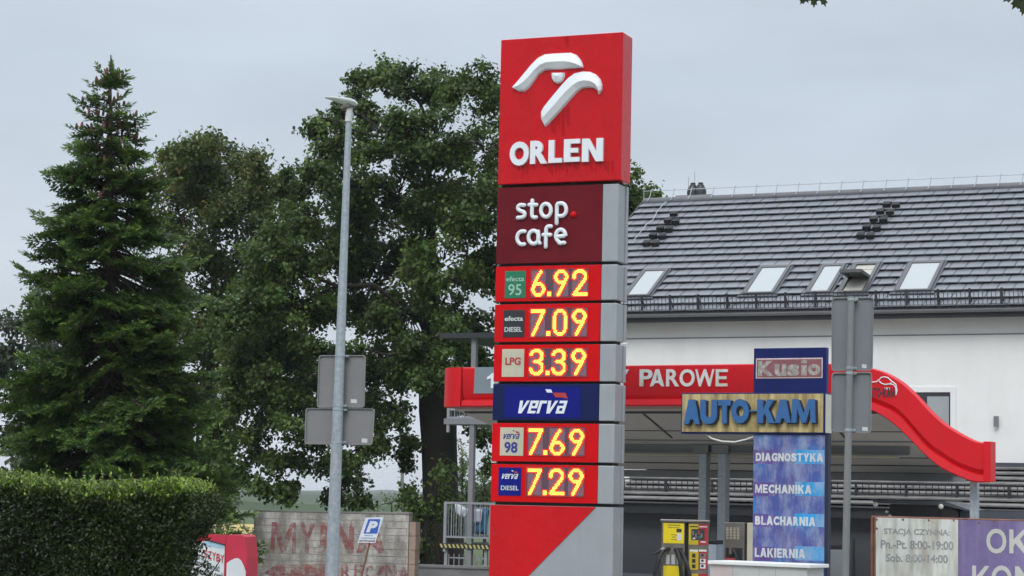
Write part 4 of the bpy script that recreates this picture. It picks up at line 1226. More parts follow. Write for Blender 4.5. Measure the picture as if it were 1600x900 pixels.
# vinyl: blue, violet and white patches
mv = mat('faded_vinyl_print', (0.03, 0.07, 0.36), 0.45)
t = mv.node_tree
pb = t.nodes['Principled BSDF']
tcn = t.nodes.new('ShaderNodeTexCoord')
def nzn(scale, mapping, det=4, rough=.55, loc=(0, 0, 0)):
    mp_ = t.nodes.new('ShaderNodeMapping'); mp_.inputs['Scale'].default_value = mapping; mp_.inputs['Location'].default_value = loc
    n_ = t.nodes.new('ShaderNodeTexNoise'); n_.inputs['Scale'].default_value = scale; n_.inputs['Detail'].default_value = det; n_.inputs['Roughness'].default_value = rough
    t.links.new(tcn.outputs['Object'], mp_.inputs[0]); t.links.new(mp_.outputs[0], n_.inputs['Vector'])
    return n_
n1 = nzn(1.5, (1, 1, 1.5), 5, .55, (3, 0, 1))
r1 = t.nodes.new('ShaderNodeValToRGB')
r1.color_ramp.elements[0].position, r1.color_ramp.elements[0].color = .30, (0.075, 0.05, 0.22, 1)
r1.color_ramp.elements[1].position, r1.color_ramp.elements[1].color = .72, (0.035, 0.27, 0.58, 1)
e_ = r1.color_ramp.elements.new(.52); e_.color = (0.055, 0.10, 0.34, 1)
t.links.new(n1.outputs['Fac'], r1.inputs[0])
n2 = nzn(3.0, (2.6, 1, .9), 9, .72, (7, 2, 5))
r2 = t.nodes.new('ShaderNodeMapRange')
r2.inputs['From Min'].default_value, r2.inputs['From Max'].default_value = .44, .70
r2.inputs['To Max'].default_value = .85
t.links.new(n2.outputs['Fac'], r2.inputs['Value'])
mxv = t.nodes.new('ShaderNodeMix'); mxv.data_type = 'RGBA'; mxv.inputs['B'].default_value = (0.36, 0.40, 0.52, 1)
t.links.new(r2.outputs['Result'], mxv.inputs['Factor']); t.links.new(r1.outputs['Color'], mxv.inputs['A'])
n3 = nzn(1.0, (30, 1, 1.2), 4)
r3 = t.nodes.new('ShaderNodeMapRange'); r3.inputs['From Min'].default_value, r3.inputs['From Max'].default_value = .5, .75; r3.inputs['To Max'].default_value = .45
t.links.new(n3.outputs['Fac'], r3.inputs['Value'])
mxw = t.nodes.new('ShaderNodeMix'); mxw.data_type = 'RGBA'; mxw.inputs['B'].default_value = (0.24, 0.22, 0.38, 1)
t.links.new(r3.outputs['Result'], mxw.inputs['Factor']); t.links.new(mxv.outputs['Result'], mxw.inputs['A'])
t.links.new(mxw.outputs['Result'], pb.inputs['Base Color'])
vb = MB().box(FA, x0b, FA.px(1288.5, 780, -.05)[0], -.052, -.046, .3, bz0_ - .008).build('vinyl_face', mv, sg)
# printed bands, cyan at the right, violet at the left
def band(u0, v0, u1, v1, m):
    q = pbox(FA, u0, v0, u1, v1, -.046)
    MB().box(FA, q[0], q[2], -.046, -.0445, q[1], q[3]).build('printed_band', m, vb)
cy = mat('cyan_print', (0.02, 0.28, 0.62), 0.45, var=.2, scale=5, streak=.7, dirt=(0.33, 0.42, 0.55), smap=(7, 7, 3), slo=.42, shi=.62)
vi = mat('violet_print', (0.11, 0.07, 0.27), 0.45, var=.25, scale=5, streak=.6, dirt=(0.30, 0.27, 0.42), smap=(9, 9, 2), slo=.5, shi=.7)
for v0, v1 in ((703, 725), (753, 775), (803, 823), (854, 876)):
    band(1242, v0, 1288, v1, cy)
    band(1177, v0, 1212, v1, vi)
vt = mat('vinyl_letter', (0.58, 0.60, 0.62), 0.5, var=.1, scale=10, streak=.6, dirt=(0.32, 0.36, 0.46), smap=(9, 9, 9), slo=.55, shi=.7)
for s, q in (('DIAGNOSTYKA', (1181, 708, 1286, 721)), ('MECHANIKA', (1180, 757.5, 1268, 771)), ('BLACHARNIA', (1180, 807, 1274, 821)), ('LAKIERNIA', (1179.5, 857, 1258, 871.5))):
    heavy(s, FA, pbox(FA, *q, -.046), -.0435, .002, vt, vb, w=.33, h=.21, gap=.12, bold=.055)
# dangling white cable
p = [(1103, 678, -.1), (1112, 685, .0), (1128, 689.5, .03), (1148, 690.5, .03), (1164, 687, 0), (1177, 682.5, -.06)]
MB().tube([FA.w(FA.px(u, v, o)[0], o, FA.px(u, v, o)[1]) for u, v, o in p], .010, 8).build('loose_cable', M['cable'], sg, smooth=True)
MB().box(FA, x0b - .2, x1b + .2, -.5, .3, 0, .05).build('concrete_footing', M['lowwall'], sg)

# ------------------------------------------------------------------ rusty notice board, bottom right
FB = facade(1480, 850, 22.0, 8)
nbd = thing('notice_board', 'rusty framed board, weathered white opening hours half beside faded purple half', 'notice board', FB.w(FB.px(1480, 850)[0], -.05, 0), 8)
P = lambda u, v, o=0: FB.px(u, v, o)
wpan = MB().prism(FB, [P(1368.5, 808.5), P(1497, 812), P(1497, 960), P(1368.5, 960)], -.02, 0).build('white_half', M['bwhite'], nbd)
ppan = MB().prism(FB, [P(1497.3, 812), P(1760, 818.5), P(1760, 960), P(1497.3, 960)], -.02, 0).build('purple_half', M['bpurple'], nbd)
# rusty frame tubes
x0 = P(1363, 850)[0]
for u in (1362.6, 1367):
    x = P(u, 850)[0]
    MB().tube([FB.w(x, -.01, 0), FB.w(x, -.01, P(1365, 808)[1])], .013, 8).build('frame_tube', M['rust'], nbd, smooth=True)
q0, q1 = P(1362, 807.6), P(1760, 817.8)
MB().tube([FB.w(q0[0], -.03, q0[1]), FB.w(q1[0], -.03, q1[1])], .012, 8).build('top_tube', M['rust'], nbd, smooth=True)
x = P(1745, 850)[0]
MB().tube([FB.w(x, -.06, 0), FB.w(x, -.06, P(1740, 818)[1])], .03, 8).build('frame_tube', M['rust'], nbd, smooth=True)
x = P(1500, 850)[0]
MB().tube([FB.w(x, -.06, 0), FB.w(x, -.06, P(1500, 815)[1])], .03, 8).build('frame_tube', M['rust'], nbd, smooth=True)
# rust spots and torn corners of vinyl
mb = MB()
rnd = random.Random(9)
for u, v in ((1411, 812), (1451, 813), (1370, 812), (1369.5, 826), (1490, 813), (1529, 817), (1553, 815)):
    x, z = P(u, v)
    pts = [(x + rnd.uniform(.006, .018) * math.cos(k * .9), z + rnd.uniform(.006, .02) * math.sin(k * .9)) for k in range(7)]
    mb.prism(FB, pts, .0005, .002)
mb.build('rust_spots', M['rust'], wpan)
for s, q in (('STACJA CZYNNA:', (1381, 826.5, 1484, 838.5)), ('Pn.-Pt. 8:00-19:00', (1376, 844.5, 1490, 858.5)), ('Sob. 8:00-14:00', (1384, 866, 1481, 879)), ('CAŁĄ DOBĘ', (1383, 884, 1440, 898))):
    if s[0] == 'C':
        continue
    text(s, FB, pbox(FB, *q), .0, .002, M['fadedgrey'], wpan, bold=.03)
for s, q in (('O', (1541, 826, 1572.5, 865)), ('K', (1577, 827.5, 1607, 865)), ('N', (1612, 828, 1642, 866)), ('A', (1645, 829, 1678, 867)),
             ('K', (1519, 884, 1547, 925)), ('O', (1549, 883.5, 1581, 925)), ('N', (1586, 885, 1614, 926))):
    if s in 'NA' and q[0] > 1600:
        continue
    heavy(s, FB, pbox(FB, *q), .0, .003, M['bletter'], ppan, w=.24, h=.16, bold=.02)

# ------------------------------------------------------------------ two traffic sign posts seen from behind
def sign_post(pl, name, label, u_top, v_top, u_bot, v_bot, rad, plates, mplate, edge, stick, brackets, lampfn=None):
    x0, zt_ = pl.px(u_top, v_top)
    x1, zb_ = pl.px(u_bot, v_bot)
    root = thing(name, label, 'street lamp' if lampfn else 'traffic sign', (pl.w((x1), 0, 0)), 0)
    # the pole as photographed leans a hair; carried on down to the ground
    dx = (x0 - x1) / (zt_ - zb_)
    xb = x1 - dx * zb_
    r0, r1 = rad
    MB().tube([pl.w(xb, 0, 0), pl.w(x0, 0, zt_)], [r0, r1], 20).build('pole', M['galv'] if lampfn else M['beam'], root, smooth=True)
    MB().lathe(pl.w(xb, 0, 0), [(r0 * 1.9, 0), (r0 * 1.9, .03), (r0 * 1.1, .05)], 16).build('base_collar', M['galv'], root)
    for i, (pts, st) in enumerate(plates):
        q = [pl.px(*p, -.09) for p in pts]
        rc = .035
        poly = []
        for k in range(4):
            c_ = Vector(q[k]); a_ = (Vector(q[k - 1]) - c_).normalized(); b_ = (Vector(q[(k + 1) % 4]) - c_).normalized()
            for s in range(5):
                t_ = s / 4
                poly.append(tuple(c_ + a_ * rc * (1 - t_) ** 2 + b_ * rc * t_ ** 2))
        s_ = MB().prism(pl, poly, -.10, -.096).build('sign_plate', mplate, root)
        # folded rim
        ring = MB()
        m_ = len(poly)
        ctr = Vector((sum(p[0] for p in poly) / m_, sum(p[1] for p in poly) / m_))
        inner = []
        for p in poly:
            d_ = Vector(p) - ctr
            inner.append(tuple(ctr + d_ * (1 - .011 / max(d_.length, .01) * 1.3)))
        vs = [pl.w(*(p[0], -.102, p[1])) for p in poly] + [pl.w(p[0], -.076, p[1]) for p in poly] + [pl.w(p[0], -.076, p[1]) for p in inner] + [pl.w(p[0], -.096, p[1]) for p in inner]
        fs = []
        for k in range(m_):
            j = (k + 1) % m_
            for l in range(3):
                fs.append((l * m_ + k, l * m_ + j, (l + 1) * m_ + j, (l + 1) * m_ + k))
        ring.add(vs, fs).build('plate_rim', edge, s_)
        b_ = pbox(pl, *st, -.096)
        MB().prism(pl, [(b_[0], b_[1] + .004), (b_[2], b_[1]), (b_[2], b_[3] - .004), (b_[0] + .002, b_[3])], -.0955, -.094).build('sticker', M['sticker'], s_)
    for u, v, r_ in brackets:
        x, z = pl.px(u, v)
        rr = r0 + (r1 - r0) * z / zt_
        mb = MB().lathe(pl.w(xb + dx * z, 0, z - .014), [(rr + .001, 0), (rr + .004, .002), (rr + .004, .026), (rr + .001, .028)], 16)
        mb.box(pl, xb + dx * z + rr * .6, xb + dx * z + rr + .035, -.095, -.03, z - .014, z + .014)
        mb.tube([pl.w(xb + dx * z + rr + .025, -.05, z), pl.w(xb + dx * z + rr + .025, .015, z)], .008, 6)
        mb.build('clamp', M['galv'], root)
    if lampfn:
        lampfn(root, pl, x0, zt_)
    return root
def lamp_head(root, pl, x0, zt_):
    k = 24.0 / F_PX                                    # metres per photo pixel at the pole
    zc = zt_
    MB().tube([pl.w(x0 - .002, 0, zc - .03), pl.w(x0 + .005, 0, zc + 18 * k)], [.042, .036], 16).build('mounting_socket', M['lamp'], root, smooth=True)
    # head: long shell pointing up-left and away over the road, lifted at its tip
    def q(u, v, o):
        x, z = pl.px(u, v, o)
        return pl.w(x, o, z)
    ringT, vs, fs = [], [], []
    ax = [((558, 163.5), .25, .02, .22), ((553, 161.5), .75, .035, .14), ((544, 160), 1.0, .045, 0), ((533, 157.5), .95, .035, -.18), ((520, 154.5), .65, .02, -.36), ((508, 152.5), .22, .008, -.5)]
    for (u, v), wd, ht, o in ax:
        x, z = pl.px(u, v, o)
        w_ = .15 * wd
        for t in range(12):
            a_ = 2 * math.pi * t / 12
            c, s = math.cos(a_), math.sin(a_)
            vs.append(pl.w(x + c * w_ * .35, o + c * w_ * .9, z + (s * ht if s > 0 else s * ht * .45)))
    for i in range(len(ax) - 1):
        for t in range(12):
            fs.append((i * 12 + t, i * 12 + (t + 1) % 12, (i + 1) * 12 + (t + 1) % 12, (i + 1) * 12 + t))
    fs += [tuple(range(11, -1, -1)), tuple(60 + t for t in range(12))]
    hd = MB().add(vs, fs).build('lamp_head', M['lamp'], root, smooth=True)
    # dark recessed underside
    u_ = [pl.px(*p) for p in ((556, 164), (546, 163), (537, 165), (532, 170), (535, 171.5), (541, 169), (553, 167.5))]
    MB().prism(pl, u_, -.06, .06).build('lamp_underside', M['lampdark'], hd)
    x, z = pl.px(545, 180)
    MB().box(pl, x + .03, x + .052, -.02, .02, z - .03, z + .03).build('socket_bolts', M['galv'], root)

FL = facade(532, 500, 24.0, 8)
lamp = sign_post(FL, 'street_lamp', 'tall galvanised street lamp with two grey sign backs clamped to its pole', 545, 186, 518.5, 899, (.088, .034),
    [([(498.5, 555), (571.5, 555), (569.5, 637), (495.5, 637)], (548, 623.5, 557.5, 630)), ([(478, 637.5), (586, 638.5), (582, 695.5), (476, 694)], (565, 685, 574, 692))],
    M['signback'], M['signedge'], None, [(532, 556, 0), (527, 634, 0), (526, 640, 0), (524, 691, 0)], lamp_head)
FS = facade(1326, 600, 20.0, 6)
sign_post(FS, 'traffic_sign', 'slim grey post carrying two tall blue grey sign backs stacked together', 1330, 463, 1321, 899, (.036, .032),
    [([(1299.5, 464.5), (1365.5, 464), (1363.5, 579), (1299, 580)], (1346.5, 569, 1354, 575.5)), ([(1299.5, 582), (1362.5, 581), (1361, 677), (1298.5, 675)], (1347, 667, 1356, 673.5))],
    M['signback2'], M['signedge'], None, [(1329, 468, 0), (1326.5, 575, 0), (1326.2, 583, 0), (1324.5, 672, 0)])
# ------------------------------------------------------------------ block wall with faded painted writing
FW = facade(520, 850, 37.0, 14)
P = lambda u, v, o=0: FW.px(u, v, o)
wallt = thing('block_wall', 'weathered concrete block wall with faded red painted wash advertising and arrow', 'wall', FW.w(P(520, 850)[0], -.1, 0), 14)
x0, x1 = P(395.5, 850)[0], P(638, 850)[0]
z0t, z1t = P(395, 798.5)[1], P(638, 800)[1]
core = MB().prism(FW, [(x0, 0), (x1, 0), (x1, z1t), (x0, z0t)], -.22, -.004).build('block_core', M['mortar'], wallt)
rnd = random.Random(3)
blocks, ends = MB(), MB()
bh, bw = .094 * 37 / 37 * 1.02, .40
z = 0.0
row = 0
ztop = min(z0t, z1t)
nrow = round(ztop / .118)
bh = ztop / nrow
while row < nrow:
    x = x0 - (bw / 2 if row % 2 else 0)
    while x < x1:
        a_, b_ = max(x, x0) + .004, min(x + bw, x1) - .004
        if b_ - a_ > .03:
            o = rnd.uniform(-.003, .004)
            blocks.box(FW, a_ + .002, b_ - .002, -.1, o, row * bh + .006, row * bh + bh - .006)
        x += bw
    ends.box(FW, x1 + .001, x1 + .01, -.215, -.002, row * bh + .004, row * bh + bh - .004) if False else None
    row += 1
blocks.build('block_face', M['block'], wallt, normals=False)
# end pier seen at the right
pw = P(648.5, 850)[0] - x1
row = 0
while row < nrow // 2:
    o = rnd.uniform(-.004, .002)
    ends.box(FW, x1 + .006, x1 + pw + rnd.uniform(-.006, .004), -.30, -.02 + o, row * 2 * bh + .004, row * 2 * bh + 2 * bh - .004)
    row += 1
ends.build('end_pier', M['blockpink'], wallt)
zt_ = ztop
MB().box(FW, x0 - .01, x1 + .01, -.225, .008, zt_ + .002, zt_ + .02).build('coping', M['lowwall'], wallt)
for ch_, u0, u1 in (('M', 423, 463), ('Y', 468, 492), ('J', 489, 512), ('N', 522, 553), ('A', 557, 603)):
    heavy(ch_, FW, pbox(FW, u0, 816, u1, 864, .006), .006, .002, M['redpaint'], wallt, w=.28, h=.14, bold=.03)
for ch_, u0, u1, v0 in (('R', 532.5, 549, 882.5), ('Ę', 553.5, 568.5, 882), ('C', 571, 585, 883.5), ('Z', 586, 600, 884), ('N', 601.5, 620, 883.5), ('A', 623, 639, 886)):
    (heavy if ch_ in 'ZNA' else text)(ch_, FW, pbox(FW, u0, v0, u1, 905 if ch_ != 'Ę' else 910, .006), .006, .002, M['redpaint'], wallt, bold=.03)
MB().prism(FW, [P(413, 894, .006), P(430, 883, .006), P(508, 881, .006), P(508, 901, .006), P(430, 907, .006)], .006, .008).build('painted_arrow', M['redpaint'], wallt)
text('&', FW, pbox(FW, 424, 870, 432, 882, .006), .006, .002, M['redpaint'], wallt) if False else None

# leaning parking sign on a thin rod
FP = facade(580, 830, 36.0, 14)
P = lambda u, v, o=0: FP.px(u, v, o)
xb, zb = P(564.5, 900)
xt, zt_ = P(577, 848)
xt2, zt2 = P(588, 812)
dx = (xt - xb) / (zt_ - zb)
ps = thing('parking_sign', 'small leaning white and blue parking sign on a thin rusty rod', 'sign', FP.w(xb - dx * zb, 0, 0), 14)
MB().tube([FP.w(xb - dx * zb, -.02, 0), FP.w(xb, -.02, zb), FP.w(xt, -.02, zt_), FP.w(xt2, -.02, zt2)], .016, 8).build('rod', M['rust'], ps, smooth=True)
plate = MB().prism(FP, [P(571.5, 808.8), P(599.5, 808), P(586.5, 848.2), P(559, 848)], 0, .012).build('sign_plate', M['pwhite'], ps)
def zp(x, y): return 540 + x / 15, 800 + y / 15
MB().prism(FP, [P(*zp(*q), .012) for q in ((530, 180), (545, 168), (800, 166), (815, 180), (745, 495), (730, 508), (435, 508), (422, 492))], .012, .014).build('blue_field', M['pblue'], plate)
# slanted P
bx = pbox(FP, *zp(480, 212), *zp(752, 480), .014)
bxp = text('P', FP, bx, .014, .002, M['pwhite'], plate, bold=.06, shear=.32)
for s, q, bd in (('MIEJSCE', ((440, 543), (640, 568)), .01), ('PARKINGOWE', ((365, 598), (700, 630)), .01), ('AUTO-KAM', ((305, 655), (692, 700)), .04)):
    text(s, FP, pbox(FP, *zp(*q[0]), *zp(*q[1]), .012), .012, .002, M['text'] if bd > .02 else M['blueprint'], plate, bold=bd, shear=.3)

# red and white advertising board behind the hedge
FN = facade(350, 870, 24.0, 62)
FN2 = facade(352.5, 870, 24.0, 8)
bn = thing('advert_board', 'red and white boxed window glass advertisement beside the hedge', 'advertising board', FN2.w(0, -.2, 0), 8)
P = lambda u, v, o=0: FN2.px(u, v, o)
xe, _ = P(352.5, 870)
# right hand face: red top, white curved foot
zt0 = P(352.5, 836)[1]
rx = P(385.5, 870)[0]
zr1 = P(385, 836.5)[1]
zl0 = P(352.5, 878)[1]
MB().prism(FN2, [(xe, 0), (rx, 0), (rx, zr1 - .25), (rx - .03, zr1 - .02), (rx - .06, zr1), (xe, zt0)], -.5, 0).build('board_body', M['bannerred'], bn)
wv = [P(354.5, 880), P(360, 876), P(367, 872.5), P(372, 872), P(377, 876), P(381, 884), P(384, 893)]
MB().prism(FN2, [(wv[0][0], .05)] + wv + [(wv[-1][0], .05)], .0005, .006).build('white_swoosh', M['bannerwhite'], bn)
# left face turning away
FL2 = Pl(FN2.w(xe, .012, 0), (-math.cos(R(-18)), math.sin(R(-18)) * -1, 0), (0, 0, 1))
ex2 = Vector((math.cos(R(33)), -math.sin(R(33)), 0))
FL2 = Pl(FN2.w(xe, .012, 0), ex2, (0, 0, 1))
Q = lambda u, v, o=0: FL2.px(u, v, o)
MB().prism(FL2, [(Q(300, 870)[0], 0), (-.004, 0), (-.004, Q(352, 836)[1]), (Q(326, 834)[0], Q(326, 834.5)[1]), (Q(300, 840)[0], Q(300, 838)[1])], -.03, 0).build('red_header', M['bannerred'], bn)
wp = MB().prism(FL2, [(Q(300, 870)[0], .05), (Q(351.5, 870)[0], .05), Q(351.5, 852), Q(325, 845), Q(300, 848)], .0005, .008).build('white_field', M['bannerwhite'], bn)
MB().prism(FL2, [Q(351.5, 857), Q(351.5, 852), Q(325, 845), Q(318, 850), Q(322, 853)], .0082, .011).build('sky_field', M['bannersky'], bn)
MB().prism(FL2, [Q(352, 852), Q(352, 850.5), Q(322, 842.5), Q(322, 844)], .001, .02).build('dark_edge', M['text'], bn)
def slanted(s, u0, v0, u1, v1, dv, m, bd):
    """text between a left top corner and right edge that drops by dv pixels"""
    k = len(s)
    tot = sum(.5 if c in 'ij. ' else 1 for c in s)
    acc = 0
    for c in s:
        wd = .5 if c in 'ij. ' else 1
        if c != ' ':
            f0, f1 = acc / tot, (acc + wd * .86) / tot
            lo = 0
            if c in 'jpy': ex, lo = 0, .35
            hgt = v1 - v0
            topv = v0 + (0 if (c.isupper() or c in 'kltśćbdfij') else .28 * hgt)
            uu0, uu1 = u0 + (u1 - u0) * f0, u0 + (u1 - u0) * f1
            dd_ = dv * (f0 + f1) / 2
            text(c, FL2, pbox(FL2, uu0, topv + dd_, uu1, v1 + lo * hgt + dd_, .0082), .0115, .002, m, wp, bold=bd)
        acc += wd
slanted('SZYBY', 319, 858.5, 351.5, 871, 9.5, M['redprint'], .02)
slanted('nowa jakość', 306, 873, 344, 883, 11, M['text'], .01)
slanted('w lepszej cenie', 302, 884, 352, 894, 13, M['text'], .01)

# ------------------------------------------------------------------ balcony tower left of the building
FT = facade(740, 700, 46.0, A_B)
bt = thing('balcony_frame', 'grey steel outdoor landing with railings and flat dark roof beside the big tree', 'balcony', FT.w(FT.px(740, 780)[0], -1, 0), A_B)
P = lambda u, v, o=0: FT.px(u, v, o)
XE = P(900, 700)[0]
def bar(u0, v0, u1, v1, o0, o1, m, name, xr_=None):
    q = pbox(FT, u0, v0, u1, v1)
    return MB().box(FT, q[0], q[2] if xr_ is None else xr_, o0, o1, q[1], q[3]).build(name, m, bt)
bar(690, 520.5, 780, 528.5, -2.5, .1, M['dark'], 'landing_roof', XE)
bar(694, 654, 780, 663, -2.4, .02, M['beam'], 'upper_slab', XE)
def railing(u0, v0, v1, nb, name, m, o=0, rod=.012, sp=.115):
    mb = MB()
    xx0 = P(u0, v0)[0]
    zz1, zz0 = P(u0 + 30, v0)[1], P(u0 + 30, v1)[1]
    mb.box(FT, xx0, XE, o - .05, o, zz1 - .045, zz1).box(FT, xx0, XE, o - .05, o, zz0, zz0 + .04)
    mb.box(FT, xx0, xx0 + .06, o - .055, o + .005, zz0 - .3, zz1 + .003)
    x = xx0 + .06 + sp
    k = 1
    while x < XE:
        wd = .05 if k % 9 == 0 else rod
        mb.box(FT, x, x + wd, o - .035, o - .012, zz0 + .04 if k % 9 else zz0 - .3, zz1 - .045)
        x += sp
        k += 1
    # return along the side
    mb.box(FT, xx0, xx0 + .05, -2.3, o - .056, zz1 - .045, zz1).box(FT, xx0, xx0 + .05, -2.3, o - .056, zz0, zz0 + .04)
    oo = o - .2
    while oo > -2.3:
        mb.box(FT, xx0 + .015, xx0 + .03, oo, oo + .012, zz0 + .04, zz1 - .045)
        oo -= .13
    return mb.build(name, m, bt)
railing(698.5, 638, 654, 12, 'upper_railing', M['rail'])
railing(694, 784.5, 841, 12, 'lower_railing', M['rail'])
q = pbox(FT, 690, 850, 775, 858)
mb = MB().box(FT, q[0], XE, -2.4, .02, q[1], q[3])
mb.build('lower_slab', M['gap'], bt)
mb = MB()
x = q[0]
while x < XE:
    mb.prism(FT, [(x, q[1] + .015), (x + .05, q[1] + .015), (x + .01, q[3] - .015), (x - .04, q[3] - .015)], .0205, .023)
    x += .1
mb.build('warning_stripes', M['stripe'], bt)
# posts
for u, o in ((738, -.06), (738, -2.2)):
    xx = P(u, 700, o)[0]
    MB().box(FT, xx - .055, xx + .055, o - .055, o + .055, 0, P(740, 528)[1]).build('post', M['beam'], bt)
for u in (694.5, 757):
    xx = P(u, 870)[0]
    MB().box(FT, xx - .03, xx + .04, -.1, -.04, 0, q[1] - .002).build('short_post', M['rail'], bt)
mb = MB()
for v in (872,):
    zz = P(720, v)[1]
    mb.box(FT, P(697, v)[0], XE, -.12, -.1, zz - .015, zz + .015)
for u in range(698, 800, 8):
    xx = P(u, 870)[0]
    mb.box(FT, xx, xx + .018, -.1, -.08, 0, P(720, 866)[1])
mb.build('lower_bars', M['rail'], bt)
# laundry on a line behind the rail
def cloth(name, label, pts, m, o):
    """pts: outline in pixels; hung from its top edge, gently rippled"""
    q = [P(u, v, o) for u, v in pts]
    (ax, az), (bx_, bz), (cx, cz), (dx_, dz) = q
    vs, fs = [], []
    n = 9
    for j in range(6):
        for i in range(n):
            s, t_ = i / (n - 1), j / 5
            x = (ax + (bx_ - ax) * s) * (1 - t_) + (dx_ + (cx - dx_) * s) * t_
            z = (az + (bz - az) * s) * (1 - t_) + (dz + (cz - dz) * s) * t_
            vs.append(FT.w(x, o + .03 * math.sin(s * 11 + j * .6) * (.3 + t_), z))
    for j in range(5):
        for i in range(n - 1):
            fs.append((j * n + i, j * n + i + 1, (j + 1) * n + i + 1, (j + 1) * n + i))
    ob = MB().add(vs, fs).build(name, m, None, smooth=True, normals=False)
    mo = ob.modifiers.new('thickness', 'SOLIDIFY')
    mo.thickness = .006
    return tag(ob, label, 'laundry')
cloth('hanging_towel', 'white cloth hanging slanted at the left end of the balcony line', [(711, 785.5), (733, 796), (726, 808), (713, 804)], M['cloth'], -.3)
cloth('hanging_shirt', 'white shirt hanging square beside the blue trousers on the balcony', [(735, 794.5), (753, 795.5), (752.5, 817.5), (734, 817)], M['cloth'], -.28)
cloth('hanging_trousers', 'blue trousers hanging behind the white shirt on the balcony', [(734, 794), (763, 795), (762, 835), (733, 834)], M['clothblue'], -.34)
ln = MB().tube([FT.w(P(700, 784, -.3)[0], -.32, P(700, 784.5)[1]), FT.w(P(735, 794, -.3)[0], -.31, P(735, 794)[1] + .01), FT.w(P(765, 795, -.3)[0], -.3, P(765, 794.5)[1])], .006, 5).build('clothes_line', M['wire'], bt)

# low wall in front of the landing
FLW = facade(705, 890, 43.0, 14)
q = pbox(FLW, 648, 884, 780, 900)
lw = MB().box(FLW, q[0], q[2] + 3, -.25, 0, 0, q[3] - .05).box(FLW, q[0] - .02, q[2] + 3.02, -.27, .03, q[3] - .048, q[3]).build('low_wall', M['lowwall'])
tag(lw, 'low grey concrete wall with a coping below the balcony landing', 'wall')

# ------------------------------------------------------------------ self service machines
FV = facade(1070, 860, 31.0, 4)
P = lambda u, v, o=0: FV.px(u, v, o)
vac = thing('vacuum_station', 'brown steel car vacuum station with yellow and red panels and black hoses', 'vacuum station', FV.w(P(1070, 860)[0], -.3, 0), 4)
zt_ = P(1070, 815.5)[1]
xa, xm, xm2, xz = P(1033.5, 860)[0], P(1070, 860)[0], P(1075.5, 860)[0], P(1106.5, 860)[0]
MB().box(FV, xa, xm, -.5, 0, 0, zt_).build('left_cabinet', M['vac'], vac, bevel=.006)
MB().box(FV, xm + .001, xm2 - .001, -.45, -.06, 0, zt_ - .02).build('cabinet_gap', M['gap'], vac)
MB().box(FV, xm2, xz, -.5, 0, 0, zt_).build('right_cabinet', M['vac'], vac, bevel=.006)
MB().box(FV, xa - .02, xz + .02, -.53, .03, zt_ + .001, zt_ + .03).build('cabinet_top', M['steel'], vac, bevel=.004)
def zv(x, y): return 1020 + x / 9, 800 + y / 9
def panel(a_, b_, m, name='panel', o=0.0, th=.006, parent=vac):
    q = pbox(FV, *zv(*a_), *zv(*b_), o)
    return MB().box(FV, q[0], q[2], o, o + th, q[1], q[3]).build(name, m, parent)
yp = panel((148, 158), (438, 440), M['yellow'], 'yellow_panel')
text('ODKURZANIE', FV, pbox(FV, *zv(210, 178), *zv(385, 196), .006), .006, .001, M['text'], yp, bold=.03)
text('SAMOCHODU', FV, pbox(FV, *zv(210, 210), *zv(375, 226), .006), .006, .001, M['text'], yp, bold=.03)
panel((332, 236), (404, 284), M['text'], 'display', .006, .004, yp)
panel((340, 305), (402, 400), M['sticker'], 'paper_notice', .006, .003, yp)
for i, (x_, y_) in enumerate(((262, 312), (292, 312), (318, 318), (272, 345), (300, 345), (262, 380), (292, 378), (318, 382))):
    panel((x_, y_), (x_ + 16, y_ + 14), M['text'], 'pictogram', .006, .001, yp)
panel((145, 756), (425, 1100), M['yellow'], 'yellow_panel')
for x_ in (185, 262, 338):
    panel((x_, 600), (x_ + 50, 735), M['counter'], 'coin_slot')
panel((205, 500), (250, 540), M['gap'], 'nozzle_hole')
panel((310, 505), (420, 560), M['gap'], 'nozzle_hole')
# right cabinet graphics
a_ = panel((505, 170), (640, 460), M['dyellow'], 'graphic_panel')
b_ = panel((642, 170), (775, 465), M['redsheet'], 'graphic_panel')
panel((520, 198), (632, 214), M['text'], 'print', .006, .001, a_); panel((655, 200), (765, 216), M['wedge'], 'print', .006, .001, b_)
panel((672, 412), (745, 430), M['wedge'], 'print', .006, .001, b_)
scr = panel((542, 240), (728, 395), M['text'], 'picture', .007, .002)
for (x_, y_, w_, h_, mm) in ((555, 265, 22, 60, 'steel'), (590, 300, 30, 70, 'dullglass'), (635, 262, 24, 50, 'redprint'), (670, 300, 28, 60, 'steel'), (640, 340, 30, 40, 'green'), (560, 360, 40, 25, 'beige')):
    panel((x_, y_), (x_ + w_, y_ + h_), M[mm], 'picture_detail', .009, .001, scr)
c_ = panel((512, 528), (640, 812), M['dyellow'], 'graphic_panel')
d_ = panel((645, 528), (762, 812), M['redsheet'], 'graphic_panel')
panel((520, 530), (632, 556), M['pale'], 'print', .006, .001, c_); panel((650, 530), (756, 556), M['pale'], 'print', .006, .001, d_)
for y_ in (585, 660, 735):
    panel((552, y_), (600, y_ + 55), M['blackp'], 'picture', .006, .001, c_)
    panel((665, y_), (742, y_ + 60), M['pale'] if y_ > 600 else M['steel'], 'picture', .006, .001, d_)
    panel((680, y_ + 8), (715, y_ + 40), M['blackp'], 'picture', .007, .001, d_)
panel((530, 866), (636, 1100), M['dyellow'], 'graphic_panel'); panel((640, 866), (775, 1100), M['redsheet'], 'graphic_panel')
